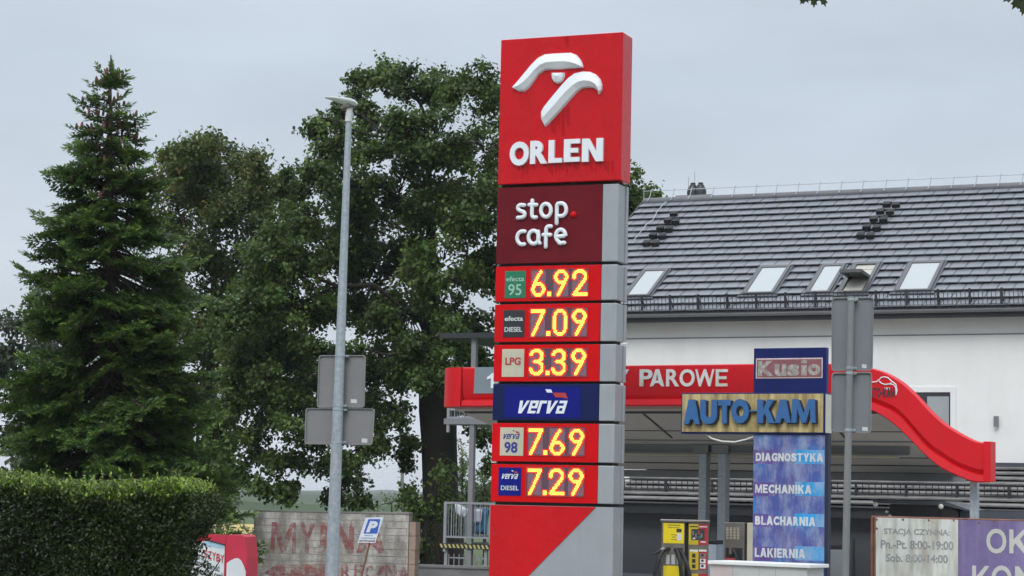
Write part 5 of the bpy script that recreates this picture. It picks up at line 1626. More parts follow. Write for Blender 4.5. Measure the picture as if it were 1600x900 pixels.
def hose(pts, r_, name):
    w_ = [FV.w(P(*zv(x_, y_), o)[0], o, P(*zv(x_, y_), o)[1]) for x_, y_, o in pts]
    # smooth
    s = []
    for i in range(len(w_) - 1):
        p0, p1, p2, p3 = w_[max(i - 1, 0)], w_[i], w_[i + 1], w_[min(i + 2, len(w_) - 1)]
        for k in range(5):
            t_ = k / 5
            s.append(.5 * (2 * p1 + (p2 - p0) * t_ + (2 * p0 - 5 * p1 + 4 * p2 - p3) * t_ * t_ + (3 * p1 - p0 - 3 * p2 + p3) * t_ ** 3))
    return MB().tube(s + [w_[-1]], r_, 10).build(name, M['rubber'], vac, smooth=True)
hose([(225, 520, .0), (150, 545, .12), (90, 640, .2), (50, 780, .22), (30, 900, .22), (28, 1200, .2), (80, 1420, .15)], .030, 'hose')
hose([(320, 530, .0), (350, 570, .12), (385, 720, .18), (400, 900, .18), (400, 1200, .16), (360, 1420, .15)], .030, 'hose')
hose([(360, 530, .0), (420, 590, .1), (470, 720, .16), (510, 860, .17), (545, 1100, .16), (520, 1420, .15)], .030, 'hose')
hz = [FV.w(P(*zv(x_, y_), o)[0], o, P(*zv(x_, y_), o)[1]) for x_, y_, o in ((135, 525, .1), (95, 550, .16), (40, 578, .2), (-20, 590, .22))]
MB().tube(hz, [.028, .024, .016, .012], 8).build('nozzle', M['rubber'], vac, smooth=True)
MB().tube([hz[0] + Vector((.02, 0, .01)), hz[0] + (hz[1] - hz[0]) * .6], .03, 8).build('nozzle_collar', M['steel'], vac, smooth=True)

FM = facade(1150, 850, 31.8, 25)
P = lambda u, v, o=0: FM.px(u, v, o)
mc = thing('steel_machine', 'stainless steel cabinet with a louvred grille behind the pale counter', 'machine', FM.w(P(1150, 850)[0], -.3, 0), 25)
z_ = P(1150, 816.5)[1]
MB().box(FM, P(1131.5, 850)[0], P(1163, 850)[0], -.5, 0, 0, z_).build('cabinet', M['steel'], mc, bevel=.006)
MB().box(FM, P(1163.2, 850)[0], P(1166.5, 850)[0], -.45, -.03, 0, z_ - .01).build('cabinet_gap', M['gap'], mc)
MB().box(FM, P(1166.7, 850)[0], P(1186, 850)[0], -.5, -.01, 0, z_).build('side_cabinet', M['beige'], mc, bevel=.006)
mb = MB()
for j in range(8):
    for i in range(4):
        u, v = 1135 + i * 5.6, 824.5 + j * 2.4
        q = pbox(FM, u, v, u + 3.6, v + 1.1)
        mb.box(FM, q[0], q[2], 0.0, .012, q[1], q[3])
mb.build('grille', M['beige'], mc)
q = pbox(FM, 1134, 856, 1160, 876)
MB().box(FM, q[0], q[2], 0, .01, q[1], q[3]).build('recess', M['gap'], mc)
q = pbox(FM, 1135, 872, 1152, 880)
MB().box(FM, q[0], q[2], .01, .08, q[1] - .1, q[3]).build('red_tray', M['redsheet'], mc, bevel=.01)
MB().tube([FM.w(P(1146, 857)[0], .03, P(1146, 857)[1]), FM.w(P(1152, 866)[0], .07, P(1152, 866)[1]), FM.w(P(1156, 880)[0], .05, P(1156, 884)[1])], .025, 8).build('hose', M['rubber'], mc, smooth=True)
q = pbox(FM, 1140, 856, 1145, 866)
MB().box(FM, q[0], q[2], .01, .03, q[1], q[3]).build('handle', M['steel'], mc)

FBN = facade(1113, 860, 32.5, 25)
q = pbox(FBN, 1106.5, 844, 1119, 875)
bnn = thing('litter_bin', 'pale blue bin with black lid between the vacuum station and steel column', 'bin', FBN.w((q[0] + q[2]) / 2, -.15, 0), 25)
zl_ = FBN.px(1113, 850)[1]
MB().box(FBN, q[0], q[2], -.3, 0, 0, zl_).build('bin_body', M['bin'], bnn, bevel=.015)
MB().box(FBN, q[0] - .01, q[2] + .01, -.31, .012, zl_ + .001, q[3]).build('lid', M['rubber'], bnn, bevel=.01)

FCO = facade(1185, 890, 24.2, 36)
P = lambda u, v, o=0: FCO.px(u, v, o)
co = thing('pale_counter', 'pale grey panelled box with white lid in front of the vinyl sign', 'counter', FCO.w(P(1185, 890)[0], -.2, 0), 36)
x0, x1 = P(1108, 885)[0], P(1267, 890)[0]
zt_ = P(1190, 879)[1]
xs_ = [x0 + .012, x0 + (x1 - x0) * .24, x0 + (x1 - x0) * .5, x0 + (x1 - x0) * .66, x1 - .05]
pinkm = mat('pinkish_panel', (0.50, 0.43, 0.43), 0.6)
for i in range(4):
    MB().box(FCO, xs_[i] + .002, xs_[i + 1] - .002, -.4, 0, 0, zt_ - .042).build('side_panel', pinkm if i == 0 else M['counter'], co)
MB().box(FCO, x0, x1, -.44, .035, zt_ - .04, zt_).build('lid', M['bwhite'] if False else M['white'], co, bevel=.006)

# post and fence beyond the advert board
FF = facade(380, 850, 60.0, 10)
P = lambda u, v, o=0: FF.px(u, v, o)
fe = thing('board_fence', 'dark horizontal board fence beyond the advertising board and block wall', 'fence', FF.w(P(380, 850)[0], 0, 0), 10)
zt_ = P(380, 837)[1]
for i in range(6):
    MB().box(FF, P(250, 850)[0], P(460, 850)[0], -.02, 0, max(0.02, zt_ - (i + 1) * .27), zt_ - i * .27 - .02).build('board', M['wood'], fe)
for u in (250, 320, 390, 460):
    x = P(u, 850)[0]
    MB().box(FF, x - .06, x + .06, -.14, -.022, 0, zt_ + .03).build('post', M['wood'], fe)
FQ = facade(341, 830, 40.0, 10)
P = lambda u, v, o=0: FQ.px(u, v, o)
q = pbox(FQ, 337.5, 817, 345, 836)
gp_ = MB().box(FQ, q[0], q[2], -.09, 0, 0, q[3]).prism(FQ, [(q[0], q[3] + .001), (q[2], q[3] + .001), ((q[0] + q[2]) / 2, q[3] + .04)], -.09, 0).build('wooden_post', M['wood'])
tag(gp_, 'weathered grey wooden post standing behind the hedge end', 'post')
FU = facade(628, 760, 150.0, 0)
up_ = thing('utility_pole', 'distant thin concrete utility pole seen under the tree crown', 'utility pole', FU.w(FU.px(628, 760)[0], 0, 0))
MB().tube([FU.w(FU.px(628, 760)[0], 0, 0), FU.w(FU.px(628, 760)[0], 0, FU.px(628, 700)[1])], [.16, .1], 8).build('pole', M['lowwall'], up_)
MB().box(FU, FU.px(621, 708)[0], FU.px(635, 708)[0], -.05, .05, FU.px(628, 709)[1], FU.px(628, 707)[1]).build('crossarm', M['wood'], up_)

# ------------------------------------------------------------------ foliage
def np_mesh(name, co, faces_idx, per, m, parent, tint=None):
    """co (N,3) world; faces_idx (F,per) ints"""
    if parent:
        inv = np.array(root_matrix(parent).inverted())
        co = co @ inv[:3, :3].T + inv[:3, 3]
    me = bpy.data.meshes.new(name)
    me.vertices.add(len(co))
    me.vertices.foreach_set('co', co.astype(np.float32).ravel())
    F = len(faces_idx)
    me.loops.add(F * per)
    me.loops.foreach_set('vertex_index', faces_idx.astype(np.int32).ravel())
    me.polygons.add(F)
    me.polygons.foreach_set('loop_start', np.arange(0, F * per, per, dtype=np.int32))
    me.polygons.foreach_set('loop_total', np.full(F, per, dtype=np.int32))
    me.update(calc_edges=True)
    if tint is not None:
        at = me.attributes.new('tint', 'FLOAT', 'FACE')
        at.data.foreach_set('value', tint.astype(np.float32))
    me.materials.append(m)
    ob = bpy.data.objects.new(name, me)
    COL.objects.link(ob)
    if parent:
        ob.parent = parent
    return ob

def norm(a):
    return a / np.maximum(np.linalg.norm(a, axis=1, keepdims=True), 1e-9)

def leaves(name, C, Dr, Nn, L, Wd, tint, m, parent, fold=.18):
    Dr = norm(Dr)
    side = norm(np.cross(Dr, Nn))
    Nn = np.cross(side, Dr)
    base, tip = C - Dr * L[:, None] * .5, C + Dr * L[:, None] * .5
    mid = C - Dr * L[:, None] * .05
    l = mid - side * Wd[:, None] * .5 + Nn * Wd[:, None] * fold
    r = mid + side * Wd[:, None] * .5 + Nn * Wd[:, None] * fold
    co = np.stack([base, r, tip, l], 1).reshape(-1, 3)
    k = np.arange(len(C)) * 4
    f = np.concatenate([np.stack([k, k + 1, k + 2], 1), np.stack([k, k + 2, k + 3], 1)])
    return np_mesh(name, co, f, 3, m, parent, np.concatenate([tint, tint]))

def unit(rng, n):
    return norm(rng.normal(size=(n, 3)))

def crown(name, blobs, m, parent, rng, cover=2.4, leaf=(.12, .09), twig=16, spread=.22, shell=.5, ragged=.0):
    """blobs: (centre, radii, tint shift)"""
    CC, DD, NN, TT, tw = [], [], [], [], []
    for c, r, ts in blobs:
        rm = (r[0] * r[2]) ** .5
        n_leaf = cover * math.pi * r[0] * r[2] / (leaf[0] * leaf[1] * .5)
        n_tw = max(3, int(n_leaf / twig))
        # leafy boughs: flattened sprays spread over the blob, with gaps between them
        n_sub = max(3, min(16, n_tw // 8))
        sd_ = unit(rng, n_sub)
        sc_ = np.array(c) + sd_ * (shell + (.98 - shell) * rng.random(n_sub) ** .6)[:, None] * np.array(r) * (1 + ragged * rng.normal(size=(n_sub, 1)) * .25)
        sr_ = rm * rng.uniform(.34, .56, n_sub)
        stint = rng.normal(size=n_sub) * .13
        which = rng.integers(0, n_sub, n_tw)
        e = unit(rng, n_tw)
        off = e * (rng.random(n_tw) ** .45 * sr_[which])[:, None] * np.array([1, 1, .55])
        p = sc_[which] + off
        d = norm(e * .6 + sd_[which] * .5 + np.array([0, 0, .25]))
        dirn = norm(d + np.array([0, 0, -.35]) + rng.normal(size=(n_tw, 3)) * .5)
        tw.append((p, dirn))
        ttint = ts + stint[which] + rng.normal(size=n_tw) * .08
        for k in range(twig):
            t = (k / twig - .5) * 2.2 * spread
            q = p + dirn * t + rng.normal(size=(n_tw, 3)) * spread * .42
            CC.append(q)
            DD.append(norm(dirn * .5 + rng.normal(size=(n_tw, 3)) * .6 + np.array([0, 0, -.45])))
            NN.append(norm(np.array([0, 0, .9]) + d * .45 + rng.normal(size=(n_tw, 3)) * .5))
            TT.append(ttint + rng.normal(size=n_tw) * .12)
    C, Dv, N_, T_ = map(np.concatenate, (CC, DD, NN, TT))
    n = len(C)
    s = rng.uniform(.65, 1.25, n)
    leaves(name, C, Dv, N_, leaf[0] * s, leaf[1] * s, np.clip(T_, 0, 1), m, parent)
    return tw

def limbs(mb, nodes, root_pts, root_rads, rng, k0=.16, sides=7):
    """join every blob centre to the nearest node nearer to the trunk, with a bent tapered limb"""
    conn = [(Vector(p), r) for p, r in zip(root_pts, root_rads)]
    top = Vector(root_pts[-1])
    for c, rad in sorted(nodes, key=lambda q: (Vector(q[0]) - top).length):
        c = Vector(c)
        best = min(conn, key=lambda q: (q[0] - c).length * (1.0 if q[0].z < c.z + .6 else 1.5))
        a, r0 = best
        r1 = max(.018, min(r0 * .62, k0 * rad * .42))
        r0 = min(r0 * .8, r1 * 2.0)
        L_ = (c - a).length
        m1 = a.lerp(c, .35) + Vector(rng.normal(size=3)) * L_ * .06 + Vector((0, 0, L_ * .06))
        m2 = a.lerp(c, .7) + Vector(rng.normal(size=3)) * L_ * .06 + Vector((0, 0, L_ * .06))
        mb.tube([a, m1, m2, c], [r0, r0 * .85 + r1 * .1, r0 * .4 + r1 * .55, r1], sides)
        conn.append((c, r1))
        conn.append((m2, r1 * 1.3))

def twigs(mb, tw, centres, rng, frac=.35):
    for (p, d), c in zip(tw, centres):
        n = len(p)
        for i in rng.choice(n, max(1, int(n * frac)), replace=False):
            a = Vector(np.array(c) + (p[i] - np.array(c)) * rng.uniform(.15, .45))
            b_ = Vector(p[i])
            mb.tube([a, a.lerp(b_, .55) + Vector(rng.normal(size=3)) * .06, b_ + Vector(d[i]) * .2], [.022, .014, .005], 3, cap=False)

def broad_tree(name, label, blobs_px, Y, trunk_px, m, seed, cat='tree', group=None, depth=2.2, **kw):
    rng = np.random.default_rng(seed)
    k = Y / F_PX
    tp = [W(u, v, Y + dy) for u, v, r, dy in trunk_px]
    tr = [r * k for u, v, r, dy in trunk_px]
    foot = Vector((tp[0].x, tp[0].y, 0))
    root = thing(name, label, cat, foot, 0, group)
    blobs = []
    for b in blobs_px:
        u, v, r = b[:3]
        dy = b[3] if len(b) > 3 else rng.uniform(-1, 1) * depth
        ts = b[4] if len(b) > 4 else rng.normal() * .07 + .42
        p = W(u, v, Y + dy)
        blobs.append((tuple(p), (r * k * rng.uniform(.95, 1.15), r * k * 1.15, r * k * rng.uniform(.8, .95)), ts))
    tw = crown('crown', blobs, m, root, rng, **kw)
    mb = MB()
    pts = [foot - Vector((0, 0, .1)), foot + Vector((0, 0, .25))] + tp[1:] if tp[0].z < .3 else [foot - Vector((0, 0, .1))] + tp
    rads = [tr[0] * 1.5, tr[0] * 1.15] + tr[1:] if tp[0].z < .3 else [tr[0] * 1.35] + tr
    mb.tube(pts, rads, 14)
    mb.build('trunk', M['bark'], root, smooth=True)
    mb = MB()
    limbs(mb, [(b[0], b[1][0]) for b in blobs], tp[len(tp) // 2:], tr[len(tr) // 2:], rng)
    twigs(mb, tw, [b[0] for b in blobs], rng)
    mb.build('branches', M['bark'], root, smooth=True)
    return root

big = [(690, 555, 34, -3), (662, 600, 28, -3), (712, 590, 26, -3), (645, 545, 38, -2), (700, 520, 34, -3), (595, 128, 40), (570, 120, 24), (640, 140, 44), (690, 140, 42), (735, 140, 38), (745, 110, 14), (765, 150, 40), (555, 180, 42), (505, 185, 28), (490, 200, 16), (525, 230, 40), (600, 215, 60), (680, 225, 62), (755, 235, 62),
       (500, 290, 46), (545, 300, 52), (620, 310, 62), (700, 320, 62), (765, 330, 55), (470, 345, 40), (450, 275, 18), (430, 395, 48), (520, 395, 62), (600, 405, 60), (690, 415, 60), (755, 430, 50),
       (360, 500, 36), (372, 590, 42), (360, 645, 38), (350, 695, 30), (430, 530, 52), (470, 425, 50), (560, 350, 50), (650, 400, 46), (395, 440, 40), (370, 555, 36), (420, 600, 46), (480, 600, 44),
       (395, 470, 48), (460, 480, 60), (550, 480, 60), (640, 490, 58), (720, 500, 50), (385, 545, 44), (440, 570, 58), (520, 570, 52), (590, 570, 48), (650, 560, 42), (735, 560, 40), (755, 610, 28),
       (410, 630, 46), (470, 650, 46), (540, 640, 46), (590, 640, 34), (395, 700, 36), (440, 715, 40), (500, 715, 40), (550, 705, 36), (585, 700, 24), (365, 745, 30), (400, 760, 26), (452, 765, 26), (520, 765, 28), (560, 775, 22), (545, 745, 22),
       (615, 660, 22), (625, 720, 22), (640, 690, 20), (720, 640, 20), (748, 655, 20), (760, 690, 18), (765, 725, 14), (735, 670, 14),
       (830, 200, 70), (850, 330, 80), (900, 250, 60), (930, 360, 70), (880, 450, 70), (960, 310, 48), (995, 305, 26), (1008, 312, 12), (1000, 335, 20), (997, 275, 12), (840, 560, 60), (920, 520, 50)]
broad_tree('maple_tree', 'tallest broad leafy tree with a thick dark trunk behind the price pylon', big, 56.0,
           [(690, 935, 36, 0), (690, 860, 31, 0), (688, 760, 28, 0), (686, 690, 28, 0), (684, 640, 30, 0), (676, 590, 22, 0), (672, 530, 15, 0), (676, 450, 10, 0), (672, 350, 7, 0), (668, 240, 4, 0)], LM['maple'], 11,
           cover=7.0, leaf=(.125, .10), twig=18, spread=.20, shell=.3, ragged=.22)
shr = [(650, 800, 34), (680, 790, 34), (630, 830, 30), (705, 800, 26), (600, 850, 26), (660, 850, 40), (725, 815, 20), (690, 740, 16), (645, 770, 20)]
broad_tree('understory_bush', 'dark dense bush around the foot of the tallest tree', shr, 53.0, [(665, 935, 6, 0), (665, 850, 5, 0), (665, 800, 3, 0)], LM['maple'], 21, cat='bush', depth=.8,
           cover=5, leaf=(.13, .10), twig=12, shell=.3)
mid = [(310, 238, 30), (285, 262, 34), (360, 252, 26), (405, 262, 26), (340, 300, 44), (400, 310, 40), (290, 245, 34), (325, 235, 32), (265, 285, 42), (345, 268, 40), (385, 275, 36), (425, 285, 34), (455, 300, 30), (300, 320, 50), (370, 340, 52), (430, 350, 44), (255, 350, 45), (300, 410, 52), (370, 420, 48), (250, 450, 50),
       (330, 490, 50), (390, 490, 40), (280, 540, 52), (350, 565, 44), (320, 625, 48), (275, 660, 46), (350, 670, 40), (310, 725, 44), (350, 745, 34), (270, 760, 40), (335, 790, 26), (300, 800, 30), (200, 560, 50), (180, 640, 50)]
mid = [(u, v, r, (i * 37 % 11 - 5) * .45, .38 + (.22 if (i * 7) % 5 < 2 else 0) + (.08 if v < 330 else 0)) for i, (u, v, r) in enumerate(mid)]
broad_tree('chestnut_tree', 'broad tree with yellowing brown leaves between the fir and the tallest tree', mid, 61.0,
           [(320, 930, 15, 0), (320, 800, 12, 0), (325, 680, 10, 0), (330, 560, 7, 0), (335, 430, 5, 0), (335, 330, 3, 0)], LM['chestnut'], 12, cover=6.2, leaf=(.14, .095), twig=18, spread=.27, shell=.35, ragged=.22)
lef = [(45, 495, 40), (85, 470, 44), (15, 540, 42), (60, 560, 48), (100, 545, 50), (10, 600, 40), (50, 640, 46), (100, 640, 44), (15, 680, 34), (70, 700, 44), (-40, 590, 50), (130, 480, 40), (20, 730, 34), (110, 720, 40), (-60, 660, 46)]
broad_tree('lime_tree', 'greyish green tree half hidden behind the left side of the fir', lef, 64.0, [(40, 930, 16, 0), (42, 760, 13, 0), (48, 640, 10, 0), (55, 540, 6, 0)], LM['far'], 13,
           cover=4.0, leaf=(.17, .12), twig=15, spread=.26, shell=.35, ragged=.2)
# light young trees behind the landing
for u, v0, h, seed, lab in ((722, 700, 85, 31, 'light green young tree behind the balcony post, nearest the thick trunk'), (757, 730, 60, 32, 'light green young tree behind the balcony beside the pylon')):
    rr = np.random.default_rng(seed)
    b = []
    for i in range(12):
        t = i / 11
        b.append((u + rr.normal() * 9 * (1 - .5 * t), 800 - (800 - v0) * t + rr.normal() * 4, 17 * (1.15 - .75 * t)))
    broad_tree('young_birch', lab, b, 85.0, [(u, 880, 2.6, 0), (u, 800, 2.2, 0), (u, v0 + 20, 1.2, 0)], LM['birch'], seed, depth=.6, group='young trees behind the balcony', cover=2.4, leaf=(.16, .08), twig=9, spread=.25, shell=.2, ragged=.3)
# green field shrubs seen between advert board and block wall
broad_tree('field_bush', 'bright yellow green bush at the field edge left of the block wall', [(385, 832, 9), (397, 830, 9), (372, 836, 7), (410, 832, 10)], 100.0, [(390, 880, 2, 0), (390, 850, 1.5, 0), (390, 835, 1, 0)], LM['birch'], 41, cat='bush', depth=.5,
           cover=1.6, leaf=(.2, .12), twig=9, shell=.2)
broad_tree('field_bush', 'low green hedge trees on the far field edge beside the utility pole', [(612, 783, 9), (600, 788, 8), (625, 782, 9), (640, 786, 9), (590, 792, 6)], 190.0, [(612, 830, 2, 0), (612, 800, 1.5, 0), (612, 786, 1, 0)], LM['birch'], 42, cat='bush', depth=1.5,
           cover=1.6, leaf=(.35, .22), twig=9, spread=.5, shell=.2)

# ------------------------------------------------------------------ fir
def fir_tree():
    rng = np.random.default_rng(77)
    Y = 36.0
    k = Y / F_PX
    tipp, foot = W(173, 84, Y), W(178, 775, Y)
    foot = Vector((foot.x, foot.y, 0))
    H = tipp.z
    root = thing('fir_tree', 'tall dark conical fir with reddish brown cones near its top', 'tree', foot)
    ax = lambda z: foot + (Vector((tipp.x, tipp.y, 0)) - foot) * (z / H) + Vector((0, 0, z))
    wood = MB()
    wood.tube([ax(-.1), ax(H * .25), ax(H * .5), ax(H * .75), ax(H * .93), ax(H - .02)], [.19, .15, .105, .06, .022, .008], 12)
    wood.build('trunk', M['barkfir'], root, smooth=True)
    br = MB()
    SB, SD, SL, ST, SN = [], [], [], [], []          # needle sprays
    cones = []
    def spray(p, d, ln, nrm, tint):
        """fan of flat needle tufts along a shoot"""
        n = max(2, int(ln / .028))
        side = d.cross(nrm)
        side = side.normalized() if side.length > 1e-5 else d.orthogonal().normalized()
        for i in range(n):
            t = (i + .5) / n
            for s in (-1, 1):
                q = p + d * (ln * t)
                dd = (d * .75 + side * s * rng.uniform(.5, .95) + nrm * rng.uniform(-.55, .75)).normalized()
                SB.append(q); SD.append(dd); SL.append(rng.uniform(.085, .135) * (1.1 - .3 * t)); SN.append(nrm); ST.append(tint + .62 * max(0, t - .4) + rng.normal() * .06)
        SB.append(p + d * ln); SD.append(d); SL.append(.10); SN.append(nrm); ST.append(tint + .28)
    z = H * .93
    zs = []
    gap = .13
    zc = H - .62
    while zc > .5:
        zs.append(zc)
        zc -= (.24 if H - zc < 1.0 else .19 if H - zc < 1.9 else min(.19, .15 + (H - zc) * .006)) * rng.uniform(.8, 1.15)
    for zi, zc in enumerate(zs):
        f = (H - zc) / H
        Lb = .10 + 3.0 * f ** .82 * (1 - .22 * max(0, f - .75) / .25)
        nb = 5 if f < .10 else 7 if f < .2 else 9
        a0 = rng.uniform(0, 6.28)
        for b in range(nb):
            az = a0 + b * 2 * math.pi / nb + rng.normal() * .16
            L_ = Lb * rng.uniform(.62, 1.18)
            zb_ = zc + rng.normal() * .09
            el0 = R(48 - 85 * min(1, f / .35)) if f < .35 else R(-37 + 27 * min(1, (f - .35) * 2))
            el0 = R(45) * max(0, 1 - f / .16) + R(4) * min(1, f / .16) - R(22) * min(1, f / .5)
            h = Vector((math.cos(az), math.sin(az), 0))
            pts = []
            p = ax(zb_)
            roll = rng.normal() * .45
            el0 += rng.normal() * R(8)
            n = max(4, int(L_ / .16))
            for i in range(n + 1):
                t = i / n
                e_ = el0 - .30 * math.sin(t * 3.0) + .62 * t * t
                pts.append(p.copy())
                p = p + (h * math.cos(e_) + Vector((0, 0, math.sin(e_)))) * (L_ / n)
            r0 = .010 + .013 * L_
            br.tube(pts, [r0 * (1 - .85 * i / n) for i in range(n + 1)], 5, cap=False)
            # shoots on both sides, spread in a flat plate
            st = .10 if f > .15 else .12
            m_ = int(L_ / st)
            for i in range(m_):
                t = (i + .6) / m_
                if t < .10 + .28 * min(1, f / .4):
                    continue
                j = min(int(t * n), n - 1)
                q = pts[j].lerp(pts[j + 1], t * n - j)
                d = (pts[j + 1] - pts[j]).normalized()
                sd_ = d.cross(Vector((0, 0, 1))).normalized()
                upn = sd_.cross(d).normalized()
                sd_, upn = sd_ * math.cos(roll) + upn * math.sin(roll), upn * math.cos(roll) - sd_ * math.sin(roll)
                for s in (-1, 1):
                    ln = min(.62, (1.04 - t) * L_ * .50 + .07) * rng.uniform(.75, 1.15)
                    dd = (d * .72 + sd_ * s * .78 + upn * rng.uniform(-.25, .35) + Vector((0, 0, -.12))).normalized()
                    tint = .12 + .32 * t * t + rng.normal() * .05
                    spray(q, dd, ln, upn, tint)
                    if ln > .2:
                        for kk in range(int(ln / .13)):
                            tt = (kk + 1) * .13 / ln
                            if tt > .92: continue
                            s2 = 1 if kk % 2 else -1
                            d2 = (dd * .7 + d * .55 * (1 if s2 > 0 else .2) - sd_ * s * .3 * s2 + upn * .08).normalized()
                            spray(q + dd * ln * tt, d2, ln * (1 - tt) * .55 + .05, upn, tint)
            d = (pts[-1] - pts[-2]).normalized()
            spray(pts[-1], d, .12, Vector((0, 0, 1)), .55)
            if .04 < f < .24 and rng.random() < .95:
                for c_ in range(rng.integers(1, 4)):
                    t = rng.uniform(.35, .97)
                    j = min(int(t * n), n - 1)
                    cones.append(pts[j] + Vector((rng.normal() * .03, rng.normal() * .03, .02)))
    # leader and upright top shoots
    for dv, ln in (((0, 0, 1), .6), ((.28, .1, 1), .42), ((-.35, 0, 1), .38), ((.45, -.2, .8), .34), ((-.6, .2, .75), .3), ((.1, .4, .9), .36), ((-.2, -.4, .9), .3), ((.75, .1, .5), .3), ((-.75, -.1, .35), .28)):
        d = Vector(dv).normalized()
        p = ax(H - .62)
        br.tube([p, p + d * ln], [.010, .004], 5)
        spray(p + d * .03, d, ln * .72, Vector((0, -1, 0)), .45)
        spray(p + d * .03, d, ln * .62, Vector((1, 0, 0)), .45)
    br.build('branches', M['barkfir'], root, normals=False)
    B, Dv, Lv, Nv, Tv = (np.array([tuple(q) for q in SB]), np.array([tuple(q) for q in SD]), np.array(SL), np.array([tuple(q) for q in SN]), np.array(ST))
    leaves('needles', B + Dv * Lv[:, None] * .45, Dv, Nv + rng.normal(size=Nv.shape) * .35, Lv, np.full(len(Lv), .034), np.clip(Tv, 0, 1), LM['fir'], root, fold=.1)
    # upright cones sharing one mesh
    proto = MB().lathe((0, 0, 0), [(.010, 0), (.026, .012), (.034, .035), (.032, .04), (.037, .065), (.034, .07), (.036, .10), (.032, .105), (.030, .135), (.020, .165), (.006, .18)], 9).build('cone', M['cone'], None, smooth=False)
    inv = root_matrix(root).inverted()
    for i, c in enumerate([cones[j] for j in rng.permutation(len(cones))[:96]]):
        o = proto if i == 0 else proto.copy()
        if i:
            COL.objects.link(o)
        o.parent = root
        o.location = inv @ c
        s_ = rng.uniform(.62, .85)
        o.scale = (s_, s_, s_ * rng.uniform(.9, 1.2))
        o.rotation_euler = (rng.normal() * .08, rng.normal() * .08, rng.uniform(0, 6))
fir_tree()

